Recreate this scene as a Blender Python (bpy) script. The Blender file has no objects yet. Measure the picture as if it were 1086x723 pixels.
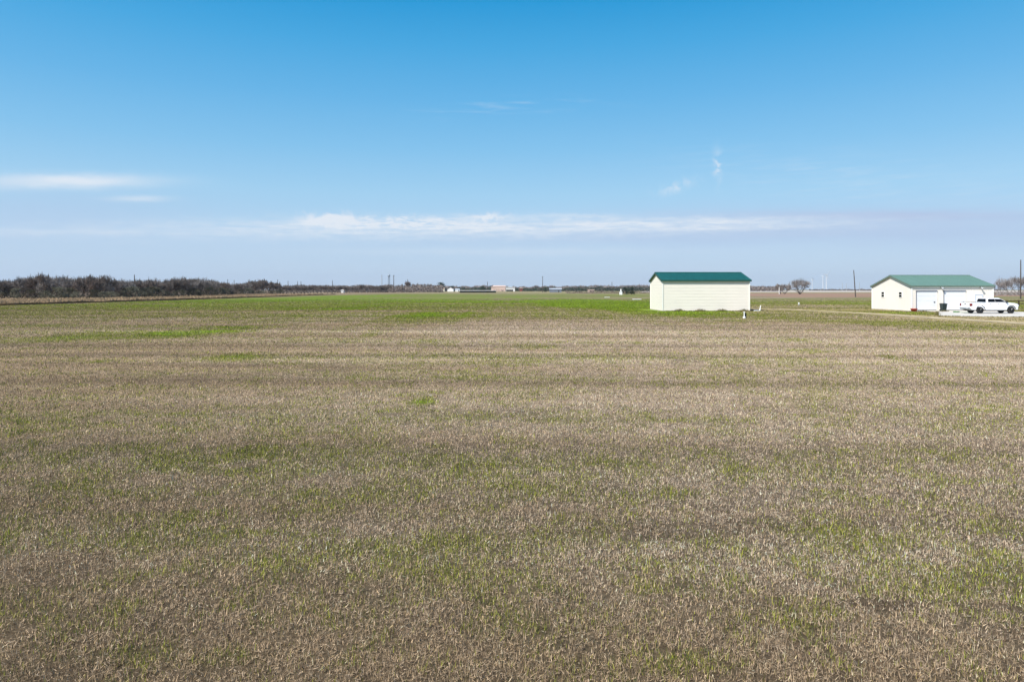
import bpy, bmesh, math, random
import numpy as np
from mathutils import Vector, Matrix

S = bpy.context.scene
COL = S.collection
PI = math.pi
CAM_H = 3.0
F = 724.0
HY = 307.0

def P(px, py, z=0.0):
    """a point of the ground plane read off the photograph"""
    d = (CAM_H - z) * F / (py - HY)
    return ((px - 543.0) / F * d, d)

def AT(px, d):
    return ((px - 543.0) / F * d, d)

def HT(py, d):
    """height of something whose top is at row py and which stands d metres away"""
    return CAM_H + (HY - py) / F * d

# ------------------------------------------------------------------ numpy value noise
def _h(ix, iy, seed):
    n = (ix.astype(np.int64) * 374761393 + iy.astype(np.int64) * 668265263 + seed * 1442695041) & 0x7fffffff
    n = ((n ^ (n >> 13)) * 1274126177) & 0x7fffffff
    n = n ^ (n >> 16)
    return (n & 0xffff) / 65535.0

def vnoise(x, y, seed=0):
    x0 = np.floor(x); y0 = np.floor(y)
    fx = x - x0; fy = y - y0
    fx = fx * fx * (3 - 2 * fx); fy = fy * fy * (3 - 2 * fy)
    a = _h(x0, y0, seed); b = _h(x0 + 1, y0, seed); c = _h(x0, y0 + 1, seed); d = _h(x0 + 1, y0 + 1, seed)
    return (a * (1 - fx) + b * fx) * (1 - fy) + (c * (1 - fx) + d * fx) * fy

def fbm(x, y, seed=0, octv=4):
    s = 0; a = 1.0; t = 0
    for k in range(octv):
        s = s + a * vnoise(x * 2 ** k + 17.3 * k, y * 2 ** k - 9.1 * k, seed + k); t += a; a *= 0.5
    return s / t

def smooth(e0, e1, v):
    t = np.clip((v - e0) / (e1 - e0), 0, 1)
    return t * t * (3 - 2 * t)

# ------------------------------------------------------------------ materials
def new_mat(name):
    m = bpy.data.materials.new(name); m.use_nodes = True
    nt = m.node_tree; nt.nodes.clear()
    out = nt.nodes.new('ShaderNodeOutputMaterial')
    return m, nt, out

def mat(name, col, rough=0.7, var=0.12, scale=3.0, metal=0.0, bump=0.0, spec=0.4, stretch=(1, 1, 1), objrand=0.0, trans=0.0, bscale=None):
    m, nt, out = new_mat(name)
    b = nt.nodes.new('ShaderNodeBsdfPrincipled')
    b.inputs['Roughness'].default_value = rough
    b.inputs['Metallic'].default_value = metal
    b.inputs['Specular IOR Level'].default_value = spec
    tc = nt.nodes.new('ShaderNodeTexCoord')
    mp = nt.nodes.new('ShaderNodeMapping'); mp.inputs['Scale'].default_value = stretch
    nt.links.new(tc.outputs['Object'], mp.inputs[0])
    n = nt.nodes.new('ShaderNodeTexNoise'); n.inputs['Scale'].default_value = scale; n.inputs['Detail'].default_value = 5
    nt.links.new(mp.outputs[0], n.inputs['Vector'])
    mr = nt.nodes.new('ShaderNodeMapRange')
    mr.inputs['From Min'].default_value = 0.25; mr.inputs['From Max'].default_value = 0.75
    mr.inputs['To Min'].default_value = 1 - var; mr.inputs['To Max'].default_value = 1 + var
    nt.links.new(n.outputs['Fac'], mr.inputs['Value'])
    vm = nt.nodes.new('ShaderNodeVectorMath'); vm.operation = 'SCALE'
    vm.inputs[0].default_value = col[:3]
    src = mr.outputs[0]
    if objrand:
        oi = nt.nodes.new('ShaderNodeObjectInfo')
        m2 = nt.nodes.new('ShaderNodeMapRange'); m2.inputs['To Min'].default_value = 1 - objrand; m2.inputs['To Max'].default_value = 1 + objrand
        nt.links.new(oi.outputs['Random'], m2.inputs['Value'])
        mu = nt.nodes.new('ShaderNodeMath'); mu.operation = 'MULTIPLY'
        nt.links.new(src, mu.inputs[0]); nt.links.new(m2.outputs[0], mu.inputs[1]); src = mu.outputs[0]
    nt.links.new(src, vm.inputs['Scale'])
    nt.links.new(vm.outputs[0], b.inputs['Base Color'])
    if bump:
        bp = nt.nodes.new('ShaderNodeBump'); bp.inputs['Strength'].default_value = bump; bp.inputs['Distance'].default_value = 0.02
        n2 = nt.nodes.new('ShaderNodeTexNoise'); n2.inputs['Scale'].default_value = bscale or scale * 8; n2.inputs['Detail'].default_value = 4
        nt.links.new(mp.outputs[0], n2.inputs['Vector'])
        nt.links.new(n2.outputs['Fac'], bp.inputs['Height']); nt.links.new(bp.outputs[0], b.inputs['Normal'])
    if trans:
        t = nt.nodes.new('ShaderNodeBsdfTranslucent'); nt.links.new(vm.outputs[0], t.inputs['Color'])
        mx = nt.nodes.new('ShaderNodeMixShader'); mx.inputs[0].default_value = trans
        nt.links.new(b.outputs[0], mx.inputs[1]); nt.links.new(t.outputs[0], mx.inputs[2])
        nt.links.new(mx.outputs[0], out.inputs['Surface'])
    else:
        nt.links.new(b.outputs[0], out.inputs['Surface'])
    return m

M = {}
M['siding'] = mat('cream_siding', (0.79, 0.735, 0.652), 0.5, 0.035, 0.8, bump=0.05, stretch=(1, 1, 6))
M['siding2'] = mat('pale_siding', (0.77, 0.715, 0.64), 0.5, 0.03, 0.7, bump=0.05, stretch=(4, 4, 1))
M['trim'] = mat('white_trim', (0.8, 0.79, 0.74), 0.45, 0.03)
M['roof_dark'] = mat('green_metal_roof', (0.01, 0.078, 0.062), 0.45, 0.3, 1.2, spec=0.35, stretch=(5, 0.5, 1))
M['roof_light'] = mat('faded_green_metal_roof', (0.125, 0.215, 0.17), 0.5, 0.12, 1.0, spec=0.4, stretch=(5, 0.5, 1))
M['fascia'] = mat('dark_green_fascia', (0.02, 0.07, 0.055), 0.5, 0.1)
M['fascia2'] = mat('grey_green_fascia', (0.12, 0.17, 0.14), 0.5, 0.1)
M['door_white'] = mat('white_door', (0.71, 0.72, 0.735), 0.35, 0.02)
M['glass'] = mat('dark_glass', (0.006, 0.007, 0.009), 0.15, 0.1, spec=0.06)
M['dark'] = mat('dark_metal', (0.03, 0.03, 0.032), 0.5, 0.2)
M['rubber'] = mat('black_rubber', (0.018, 0.018, 0.019), 0.8, 0.25, 9)
M['paint'] = mat('white_car_paint', (0.80, 0.81, 0.83), 0.22, 0.015, spec=0.5)
M['chrome'] = mat('bright_metal', (0.55, 0.56, 0.58), 0.25, 0.05, metal=0.9)
M['rim'] = mat('grey_alloy', (0.06, 0.062, 0.065), 0.35, 0.1, metal=0.6)
M['redlens'] = mat('red_lens', (0.16, 0.008, 0.008), 0.2, 0.1)
M['lens'] = mat('clear_lens', (0.5, 0.52, 0.55), 0.1, 0.05)
M['green_plastic'] = mat('dark_green_plastic', (0.010, 0.022, 0.02), 0.45, 0.2, 5)
M['red_plastic'] = mat('red_plastic', (0.52, 0.05, 0.025), 0.45, 0.15, 5)
M['hose'] = mat('green_hose', (0.05, 0.26, 0.05), 0.45, 0.1)
M['concrete'] = mat('pale_concrete', (0.56, 0.515, 0.45), 0.85, 0.16, 0.9, bump=0.2)
M['caliche'] = mat('pale_tan_dirt', (0.50, 0.40, 0.25), 0.95, 0.2, 1.2, bump=0.4, spec=0.1)
M['wood_dark'] = mat('weathered_dark_wood', (0.07, 0.05, 0.036), 0.85, 0.25, 4, stretch=(1, 1, .2), spec=0.1)
M['wood_pole'] = mat('weathered_pole_wood', (0.085, 0.07, 0.06), 0.85, 0.2, 3, spec=0.1)
M['galv'] = mat('galvanised_steel', (0.42, 0.44, 0.46), 0.5, 0.1, metal=0.4)
M['pvc'] = mat('white_pvc', (0.8, 0.8, 0.78), 0.4, 0.04)
M['turbine'] = mat('turbine_white', (0.60, 0.62, 0.66), 0.4, 0.03)
M['bark'] = mat('grey_brown_bark', (0.10, 0.082, 0.068), 0.9, 0.3, 5, spec=0.1, objrand=0.3)
M['twig'] = mat('bare_twigs', (0.178, 0.148, 0.130), 0.9, 0.75, 0.4, spec=0.1, objrand=0.3)
M['twig_pink'] = mat('reddish_bare_twigs', (0.155, 0.118, 0.098), 0.9, 0.5, 0.9, spec=0.1, objrand=0.25)
M['twig_pale'] = mat('pale_grey_twigs', (0.235, 0.21, 0.195), 0.9, 0.3, 0.9, spec=0.1, objrand=0.2)
M['olive'] = mat('olive_scrub_leaves', (0.098, 0.095, 0.066), 0.8, 0.5, 1.3, spec=0.15, objrand=0.3, trans=0.15)
M['oak'] = mat('dark_evergreen_leaves', (0.035, 0.052, 0.028), 0.8, 0.45, 0.9, spec=0.15, objrand=0.2, trans=0.15)
M['weed'] = mat('brown_green_weeds', (0.15, 0.125, 0.055), 0.9, 0.6, 3, spec=0.1, trans=0.2)
M['drygrass'] = mat('tall_dry_grass', (0.36, 0.26, 0.16), 0.95, 0.35, 0.5, spec=0.05, trans=0.2)
M['bankside'] = mat('shaded_bank_soil', (0.06, 0.038, 0.018), 0.95, 0.3, 1, spec=0.05)
M['plough'] = mat('ploughed_soil', (0.27, 0.175, 0.12), 0.95, 0.18, 0.02, spec=0.05, stretch=(1, 2.5, 1))
M['pale_road'] = mat('pale_gravel', (0.5, 0.44, 0.39), 0.95, 0.15, 0.02, spec=0.05)
M['house_cream'] = mat('cream_wall', (0.75, 0.70, 0.55), 0.8, 0.06, 0.5)
M['house_white'] = mat('white_wall', (0.8, 0.79, 0.78), 0.7, 0.05, 0.5)
M['house_pink'] = mat('pinkish_brick', (0.58, 0.43, 0.36), 0.85, 0.1, 0.5)
M['house_red'] = mat('red_barn_board', (0.30, 0.06, 0.05), 0.85, 0.1, 0.5)
M['roof_tan'] = mat('tan_shingle', (0.30, 0.22, 0.17), 0.9, 0.12, 0.5)
M['roof_grey'] = mat('grey_sheet_roof', (0.50, 0.54, 0.60), 0.5, 0.08, 0.5)
M['wall_grey'] = mat('grey_sheet_wall', (0.16, 0.18, 0.22), 0.6, 0.1, 0.5)
M['hedge'] = mat('dark_hedge', (0.03, 0.04, 0.02), 0.9, 0.4, 0.8)
M['steel_blue'] = mat('painted_tank_steel', (0.28, 0.33, 0.38), 0.5, 0.08)

# ------------------------------------------------------------------ mesh builder
class MB:
    def __init__(s): s.v = []; s.f = []
    def add(s, vs, fs):
        o = len(s.v); s.v += [tuple(p) for p in vs]; s.f += [tuple(i + o for i in f) for f in fs]; return s
    def box(s, x0, x1, y0, y1, z0, z1):
        return s.add([(x0,y0,z0),(x1,y0,z0),(x1,y1,z0),(x0,y1,z0),(x0,y0,z1),(x1,y0,z1),(x1,y1,z1),(x0,y1,z1)],
                     [(0,3,2,1),(4,5,6,7),(0,1,5,4),(1,2,6,5),(2,3,7,6),(3,0,4,7)])
    def tube(s, a, b, ra, rb=None, n=8, cap=True):
        a = Vector(a); b = Vector(b); rb = ra if rb is None else rb
        d = (b - a).normalized(); u = d.orthogonal().normalized(); w = d.cross(u)
        vs = []
        for c, r in ((a, ra), (b, rb)):
            for k in range(n):
                t = 2 * PI * k / n; vs.append(c + (u * math.cos(t) + w * math.sin(t)) * r)
        fs = [(k, (k + 1) % n, n + (k + 1) % n, n + k) for k in range(n)]
        if cap: fs += [tuple(range(n - 1, -1, -1)), tuple(range(n, 2 * n))]
        return s.add(vs, fs)
    def prism(s, pts, axis, a0, a1):
        """polygon pts (2-D) pushed along an axis: 'y' pts=(x,z); 'x' pts=(y,z); 'z' pts=(x,y)"""
        def mk(p, a):
            return {'y': (p[0], a, p[1]), 'x': (a, p[0], p[1]), 'z': (p[0], p[1], a)}[axis]
        n = len(pts)
        vs = [mk(p, a0) for p in pts] + [mk(p, a1) for p in pts]
        fs = [tuple(range(n - 1, -1, -1)), tuple(range(n, 2 * n))] + [(k, (k + 1) % n, n + (k + 1) % n, n + k) for k in range(n)]
        return s.add(vs, fs)
    def lathe(s, prof, c=(0, 0, 0), n=16):
        vs = []; fs = []
        for r, z in prof:
            for k in range(n):
                t = 2 * PI * k / n; vs.append((c[0] + r * math.cos(t), c[1] + r * math.sin(t), c[2] + z))
        for i in range(len(prof) - 1):
            for k in range(n):
                fs.append((i*n+k, i*n+(k+1) % n, (i+1)*n+(k+1) % n, (i+1)*n+k))
        return s.add(vs, fs)
    def build(s, name, m, parent=None, loc=(0, 0, 0), bevel=0, smoothsh=False):
        me = bpy.data.meshes.new(name); me.from_pydata(s.v, [], s.f); me.update()
        bm = bmesh.new(); bm.from_mesh(me)
        bmesh.ops.recalc_face_normals(bm, faces=bm.faces)
        bm.to_mesh(me); bm.free()
        if smoothsh:
            for p in me.polygons: p.use_smooth = True
        o = bpy.data.objects.new(name, me); COL.objects.link(o)
        me.materials.append(M[m] if isinstance(m, str) else m)
        o.location = loc
        if parent: o.parent = parent
        if bevel:
            b = o.modifiers.new('bevel', 'BEVEL'); b.width = bevel; b.segments = 2; b.limit_method = 'ANGLE'
        return o

def tag(o, label=None, cat=None, group=None, kind=None):
    if label: o['label'] = label
    if cat: o['category'] = cat
    if group: o['group'] = group
    if kind: o['kind'] = kind
    return o

def empty(name, loc, label, cat, group=None, rz=0):
    o = bpy.data.objects.new(name, None); COL.objects.link(o)
    o.location = (loc[0], loc[1], loc[2] if len(loc) > 2 else 0); o.rotation_euler = (0, 0, rz)
    return tag(o, label, cat, group)

def copy_tree(o, parent=None):
    c = o.copy(); COL.objects.link(c); c.parent = parent
    for ch in [x for x in bpy.data.objects if x.parent == o]: copy_tree(ch, c)
    return c

# ------------------------------------------------------------------ where the field is what colour
TRACK = [(24, 112, .6), (34, 109, 1.0), (39.8, 104, 1.25), (43.2, 92, 1.3), (44.3, 83.5, 1.35), (44.6, 76, 1.4), (44.6, 70, 1.5), (45.3, 60.3, 1.5), (46.4, 48, 1.5), (48, 30, 1.5)]
SLAB = [(56, 94.3), (56, 92.2), (57.3, 91.7), (52.2, 83.5), (48.3, 77.3), (52, 74.6), (62, 73.5), (90, 73), (90, 84.8), (67.5, 86.8), (66.6, 94.3)]

def seg_dist(X, Y, pts):
    best = np.full(X.shape, 1e9)
    for (x0, y0, w0), (x1, y1, w1) in zip(pts, pts[1:]):
        dx, dy = x1 - x0, y1 - y0
        t = np.clip(((X - x0) * dx + (Y - y0) * dy) / (dx * dx + dy * dy), 0, 1)
        d = np.hypot(X - x0 - t * dx, Y - y0 - t * dy) / (w0 + (w1 - w0) * t)
        best = np.minimum(best, d)
    return best

def in_poly(X, Y, poly):
    c = np.zeros(X.shape, bool); n = len(poly)
    for i in range(n):
        x0, y0 = poly[i]; x1, y1 = poly[(i + 1) % n]
        if y0 == y1: continue
        k = ((y0 > Y) != (y1 > Y)) & (X < (x1 - x0) * (Y - y0) / (y1 - y0) + x0)
        c ^= k
    return c

# (photo x0, x1, y0, y1, strength) of green patches, straw patches and dark patches
GREEN = [(300, 720, 311.5, 334, .5), (560, 705, 316, 333, .3), (250, 400, 313, 322, .25), (590, 700, 317, 335, 1.3), (560, 640, 318, 328, .5), (690, 800, 329, 338, .45), (165, 268, 346, 359, .8), (30, 185, 351, 364, .55), (92, 120, 380, 387, .6), (215, 290, 373, 384, .65), (385, 406, 352, 358, .5),
         (432, 465, 421, 432, .8), (400, 510, 330, 347, .65), (300, 420, 312, 325, .3), (540, 600, 364, 371, .7), (838, 890, 369, 376, .6), (934, 960, 375, 384, .7),
         (900, 1086, 339, 352, .65), (800, 900, 333, 345, .4), (820, 880, 375, 384, .3), (0, 120, 500, 540, .25), (240, 300, 470, 490, .45), (180, 210, 540, 560, .4),
         (950, 1020, 490, 520, .3), (380, 520, 560, 620, .28), (40, 300, 685, 712, .4), (600, 850, 690, 720, .3), (860, 950, 555, 580, .1), (370, 430, 650, 680, .2),
         (930, 1000, 331, 333.5, .8), (805, 925, 318, 324, .12)]
STRAW = [(470, 640, 340, 372, .5), (860, 1010, 352, 370, .6), (120, 200, 336, 345, .5), (820, 1086, 362, 400, .3), (640, 800, 345, 380, .3), (370, 480, 545, 585, .5),
         (560, 830, 410, 450, .35), (900, 1086, 540, 600, .35), (660, 860, 500, 620, .3), (0, 300, 640, 680, .15), (560, 760, 380, 405, .25)]
DARK = [(835, 875, 391, 394.5, 1.0), (705, 750, 380, 385, .8), (885, 985, 637, 650, .8), (1010, 1086, 640, 652, .6), (400, 432, 437, 442, .6), (0, 130, 575, 640, .4),
        (200, 420, 390, 402, .3), (540, 700, 392, 402, .35), (60, 200, 372, 380, .3), (300, 420, 600, 640, .2), (780, 1000, 425, 440, .2), (980, 1086, 440, 452, .25)]

def patch(X, Y, lst, wob):
    s = np.zeros(X.shape)
    for x0, x1, y0, y1, a in lst:
        d0 = 2172 / (y1 - HY); d1 = 2172 / (y0 - HY); dc = (d0 + d1) / 2; rd = (d1 - d0) / 2 * 1.15
        xc = ((x0 + x1) / 2 - 543) / F * dc; rx = (x1 - x0) / 2 / F * dc * 1.15
        r2 = ((X - xc) / rx) ** 2 + ((Y - dc) / rd) ** 2
        s = s + a * np.clip(1.0 - r2 * (0.55 + 0.9 * wob), 0, 1)
    return s

def field(X, Y):
    """returns green share, pale share, dark share and track share"""
    wob = fbm(X * .45, Y * .45, 5, 4)
    n1 = fbm(X * .035, Y * .075, 11, 5)
    n2 = fbm(X * .25, Y * .6, 21, 4)
    n3 = fbm(X * 1.3, Y * 1.6, 31, 3)
    band = .6 * fbm(X * .045 + 3, Y * .42 + .02 * X, 43, 2) + .4 * vnoise(X * .05, Y * 1.5 + .05 * X, 47)      # mower passes across the view
    band = .5 + (band - .5) * 1.25
    rows = fbm(X * .9, Y * .02, 51, 3)                     # and the long passes away from it
    far = smooth(52, 125, Y)
    g = 0.175 + (n1 - .5) * (.38 + .5 * far) + (n2 - .5) * (.24 + .2 * far) + (n3 - .5) * .55 + (band - .5) * .62 + (rows - .5) * .6 * smooth(15, 50, Y)
    g = g + far * .42 + smooth(14, 5, Y) * .07 - smooth(12, 22, Y) * smooth(75, 40, Y) * .09
    g = g + patch(X, Y, GREEN, wob) * .75 - patch(X, Y, STRAW, wob) * .5 - patch(X, Y, DARK, wob) * .4
    # long brown streaks in the far part
    g = g - far * smooth(.52, .68, fbm(X * .012, Y * .035, 61, 3)) * .35
    p = 0.42 + (fbm(X * .06, Y * .16, 71, 4) - .5) * 1.1 + (band - .5) * 1.1 + patch(X, Y, STRAW, wob) * .35 + (rows - .5) * .5 * smooth(15, 50, Y) + smooth(8, 20, Y) * .17 + np.clip(X / (np.abs(Y) + 8), -.8, .8) * .62 - smooth(9, 4, Y) * .05  # paler to the right: sun-angle brightening put into the straw tone
    d = patch(X, Y, DARK, wob) + smooth(.62, .82, fbm(X * .18, Y * .7, 81, 4)) * .55
    tr = smooth(1.25, .6, seg_dist(X, Y, TRACK) + (n3 - .5) * .9)
    # trampled, yellowed ground round the track between the two buildings
    yel = smooth(3.6, .9, seg_dist(X, Y, TRACK) + (wob - .5) * 2)
    yel = np.maximum(yel, smooth(1.6, .6, seg_dist(X, Y, [(46, 78, 2.5), (52, 72.5, 2.5), (64, 71, 2.5), (95, 70, 3)]) + (wob - .5) * 1.2))
    yel = np.maximum(yel, .75 * smooth(1.3, .5, seg_dist(X, Y, [(28, 112, 6), (44, 101, 5), (54, 97, 3)]) + (wob - .5) * 1.5))
    return np.clip(g, 0, 1), np.clip(p, 0, 1), np.clip(d, 0, 1), tr, yel

C_STRAW = np.array([.250, .182, .113]); C_PALE = np.array([.385, .300, .222]); C_BROWN = np.array([.095, .068, .040])
C_GREEN = np.array([.145, .153, .026]); C_BRIGHT = np.array([.148, .222, .014]); C_TRACK = np.array([.42, .34, .215]); C_YEL = np.array([.33, .27, .12])

def lerp(a, b, t):
    return a + (b - a) * t[:, None]

def stripe(X, Y):
    return fbm(X * .011 + 9, Y * .55 + .012 * X, 131, 3)

def ground_colour(X, Y):
    g, p, d, tr, yel = field(X, Y)
    c = np.repeat(C_STRAW[None], len(X), 0)
    c = lerp(c, C_PALE, p * .75)
    c = lerp(c, C_BROWN, d * .7)
    gc = lerp(np.repeat(C_GREEN[None], len(X), 0), C_BRIGHT, smooth(.55, 1.0, g))
    c = c + (gc - c) * (g * .92)[:, None]
    c = lerp(c, C_YEL, yel * .5)
    c = c * (1 + (stripe(X, Y) - .5) * .55)[:, None]
    c = lerp(c, C_TRACK, tr)
    # land beyond the field: dry tan grass
    beyond = smooth(430, 600, Y + (fbm(X * .01, Y * .01, 3, 3) - .5) * 160)
    c = lerp(c, np.array([.31, .26, .14]), beyond * .9)
    left = smooth(-94, -100, X)
    c = lerp(c, np.array([.27, .2, .125]), left * .9)
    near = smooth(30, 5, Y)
    c = lerp(c, np.array([.032, .023, .013]), near * .7)  # near soil darkened further for the shade between the blades
    c = c * (1 - .16 * smooth(100, 200, Y))[:, None]      # far ground darkened to match the self-shaded blades as they thin out
    return np.clip(c, 0, 1)

# ------------------------------------------------------------------ ground sheet
def build_ground():
    rows = np.concatenate([[-3000, -400, -80, -20, -4], np.geomspace(2.5, 600, 620), [700, 900, 1300, 2000, 3500, 6000, 12000]])
    us = np.concatenate([[-6, -3, -1.6, -1.1], np.linspace(-.9, .9, 520), [1.1, 1.6, 3, 6]])
    Y, U = np.meshgrid(rows, us, indexing='ij')
    X = U * (np.abs(Y) + 6 + np.where(Y < 0, 60, 0))
    nr, nc = X.shape
    und = (fbm(X * .3, Y * .3, 91, 3) - .5) * .05 * smooth(2, 6, np.abs(Y)) * (np.abs(Y) < 70)
    V = np.stack([X.ravel(), Y.ravel(), und.ravel()], 1)
    i = np.arange(nr * nc).reshape(nr, nc)
    Fq = np.stack([i[:-1, :-1].ravel(), i[:-1, 1:].ravel(), i[1:, 1:].ravel(), i[1:, :-1].ravel()], 1)
    me = bpy.data.meshes.new('ground')
    me.vertices.add(len(V)); me.vertices.foreach_set('co', V.ravel())
    me.loops.add(Fq.size); me.loops.foreach_set('vertex_index', Fq.ravel())
    me.polygons.add(len(Fq)); me.polygons.foreach_set('loop_start', np.arange(0, Fq.size, 4)); me.polygons.foreach_set('loop_total', np.full(len(Fq), 4))
    me.update(calc_edges=True)
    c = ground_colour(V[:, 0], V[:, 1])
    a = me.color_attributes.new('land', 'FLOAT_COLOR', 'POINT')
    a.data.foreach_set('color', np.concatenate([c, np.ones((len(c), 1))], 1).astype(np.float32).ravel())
    o = bpy.data.objects.new('ground', me); COL.objects.link(o)
    m, nt, out = new_mat('field_ground')
    b = nt.nodes.new('ShaderNodeBsdfPrincipled'); b.inputs['Roughness'].default_value = .95; b.inputs['Specular IOR Level'].default_value = .05
    at = nt.nodes.new('ShaderNodeAttribute'); at.attribute_name = 'land'
    geo = nt.nodes.new('ShaderNodeNewGeometry')
    def noise(scale, stretch, detail=4):
        mp = nt.nodes.new('ShaderNodeMapping'); mp.inputs['Scale'].default_value = stretch
        nt.links.new(geo.outputs['Position'], mp.inputs[0])
        n = nt.nodes.new('ShaderNodeTexNoise'); n.inputs['Scale'].default_value = scale; n.inputs['Detail'].default_value = detail; n.inputs['Roughness'].default_value = .7
        nt.links.new(mp.outputs[0], n.inputs['Vector']); return n
    def ran(n, lo, hi, f0=.3, f1=.7):
        r = nt.nodes.new('ShaderNodeMapRange'); r.inputs['From Min'].default_value = f0; r.inputs['From Max'].default_value = f1
        r.inputs['To Min'].default_value = lo; r.inputs['To Max'].default_value = hi; nt.links.new(n.outputs['Fac'], r.inputs['Value']); return r
    def mul(a_, b_):
        mm = nt.nodes.new('ShaderNodeMath'); mm.operation = 'MULTIPLY'; nt.links.new(a_.outputs[0], mm.inputs[0]); nt.links.new(b_.outputs[0], mm.inputs[1]); return mm
    k = mul(mul(ran(noise(14, (1, 1, 1)), .55, 1.4), ran(noise(3.2, (1, .35, 1)), .75, 1.25)), ran(noise(.8, (1, .15, 1)), .85, 1.15))
    vm = nt.nodes.new('ShaderNodeVectorMath'); vm.operation = 'SCALE'
    nt.links.new(at.outputs['Color'], vm.inputs[0]); nt.links.new(k.outputs[0], vm.inputs['Scale'])
    nt.links.new(vm.outputs[0], b.inputs['Base Color'])
    bp = nt.nodes.new('ShaderNodeBump'); bp.inputs['Strength'].default_value = .6; bp.inputs['Distance'].default_value = .04
    nt.links.new(noise(20, (1, 1, 1)).outputs['Fac'], bp.inputs['Height']); nt.links.new(bp.outputs[0], b.inputs['Normal'])
    nt.links.new(b.outputs[0], out.inputs['Surface'])
    me.materials.append(m)
    tag(o, kind='structure')
build_ground()

# ------------------------------------------------------------------ grass: real blades out to where they stop being seen
def build_grass():
    rng = np.random.default_rng(4)
    N = 3500000
    # density falls as distance^-1.3; sample D so that area * density matches
    e = .36
    q = rng.random(N)
    d0, d1 = 3.4, 230.0
    D = (d0 ** e + q * (d1 ** e - d0 ** e)) ** (1 / e)
    U = rng.uniform(-.86, .86, N)
    X = U * D + rng.uniform(-1.5, 1.5, N); Y = D.copy()
    und = (fbm(X * .3, Y * .3, 91, 3) - .5) * .05 * smooth(2, 6, np.abs(Y)) * (np.abs(Y) < 70)
    g, p, d, tr, yel = field(X, Y)
    clump = .55 * vnoise(X * 24, Y * 24, 101) + .45 * vnoise(X * 8, Y * 8, 102)
    clump2 = fbm(X * 3.1, Y * 3.1, 111, 3)
    keep = ~in_poly(X, Y, SLAB) & (rng.random(N) > tr * 1.6 + yel * .35)
    keep &= ~((X > 19.2) & (X < 34) & (Y > 94.9) & (Y < 105)) & ~((X > 54.9) & (X < 67) & (Y > 94) & (Y < 106)) & (X > -94)
    keep &= rng.random(N) < (.1 + 1.6 * clump)
    keep &= rng.random(N) < 1 - smooth(80, 225, Y) * .98
    keep &= rng.random(N) > d * .45
    keep &= (vnoise(X * 11, Y * 11, 141) < .86) | (rng.random(N) < .25)      # bare holes between the tufts
    X, Y, und, g, p, d, yel, clump, clump2 = [a[keep] for a in (X, Y, und, g, p, d, yel, clump, clump2)]
    n = len(X)
    bb = stripe(X, Y)
    r = rng.random(n)
    isg = r < np.clip(g * 1.0 + (clump2 - .5) * .8 + .01, .02, .97)
    near = smooth(45, 8, Y)
    wide = np.maximum(.0048, Y * .0009) * rng.uniform(.6, 1.5, n)
    hgt = np.where(isg, rng.gamma(6, .0068, n) * (.8 + .6 * clump), rng.gamma(5, .0066, n))
    hgt = hgt * (1 + .25 * smooth(30, 90, Y)) * (1 - .45 * d)
    lie = (~isg) & (rng.random(n) < .5)
    ang = rng.uniform(0, 2 * PI, n)
    lean = np.where(lie, rng.uniform(.75, 1.45, n), np.abs(rng.normal(.28, .28, n)))
    hgt = np.where(lie, np.minimum(hgt * 1.2, .06), hgt)
    bx, by = np.cos(ang), np.sin(ang)
    la = rng.uniform(0, 2 * PI, n)
    tip = np.stack([X + np.cos(la) * np.sin(lean) * hgt, Y + np.sin(la) * np.sin(lean) * hgt, und + np.cos(lean) * hgt + .004], 1)
    z0 = und + np.where(lie, rng.uniform(0, .03, n), -.004)
    a = np.stack([X - bx * wide / 2, Y - by * wide / 2, z0], 1)
    b = np.stack([X + bx * wide / 2, Y + by * wide / 2, z0], 1)
    V = np.stack([a, b, tip], 1).reshape(-1, 3)
    # colour of each blade
    st = np.repeat(C_STRAW[None], n, 0) * 1.45
    st = lerp(st, C_PALE * 1.4, np.clip(p * .8 + rng.normal(0, .28, n), 0, 1))
    st = lerp(st, np.array([.12, .08, .052]), (rng.random(n) < .2 + .4 * d) * 1.0)
    st = lerp(st, np.array([.42, .29, .15]), (rng.random(n) < .05) * 1.0)
    gr = lerp(np.repeat((C_GREEN * 1.45)[None], n, 0), C_BRIGHT * 1.35, smooth(.6, 1.1, g))
    gr = lerp(gr, np.array([.24, .23, .04]), np.clip(rng.normal(.22, .25, n) + yel * .6, 0, 1))
    gr = lerp(gr, np.array([.06, .085, .03]), (rng.random(n) < .15) * 1.0)
    c = np.where(isg[:, None], gr, st)
    c = lerp(c, C_YEL * 1.3, yel * .55)
    c = c * (1 + (bb - .5) * .6)[:, None]
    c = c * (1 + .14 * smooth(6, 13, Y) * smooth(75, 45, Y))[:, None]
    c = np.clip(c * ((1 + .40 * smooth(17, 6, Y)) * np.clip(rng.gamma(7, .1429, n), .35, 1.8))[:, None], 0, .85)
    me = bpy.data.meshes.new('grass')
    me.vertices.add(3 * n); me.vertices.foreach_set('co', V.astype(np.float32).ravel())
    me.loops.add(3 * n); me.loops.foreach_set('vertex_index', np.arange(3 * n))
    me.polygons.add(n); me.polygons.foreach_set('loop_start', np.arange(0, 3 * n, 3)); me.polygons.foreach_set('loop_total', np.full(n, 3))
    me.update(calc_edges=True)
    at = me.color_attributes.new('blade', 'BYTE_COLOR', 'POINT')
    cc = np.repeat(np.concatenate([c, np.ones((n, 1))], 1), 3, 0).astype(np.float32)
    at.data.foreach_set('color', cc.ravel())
    o = bpy.data.objects.new('grass', me); COL.objects.link(o)
    m, nt, out = new_mat('grass_blades')
    aa = nt.nodes.new('ShaderNodeAttribute'); aa.attribute_name = 'blade'
    df = nt.nodes.new('ShaderNodeBsdfDiffuse'); tl = nt.nodes.new('ShaderNodeBsdfTranslucent')
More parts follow.
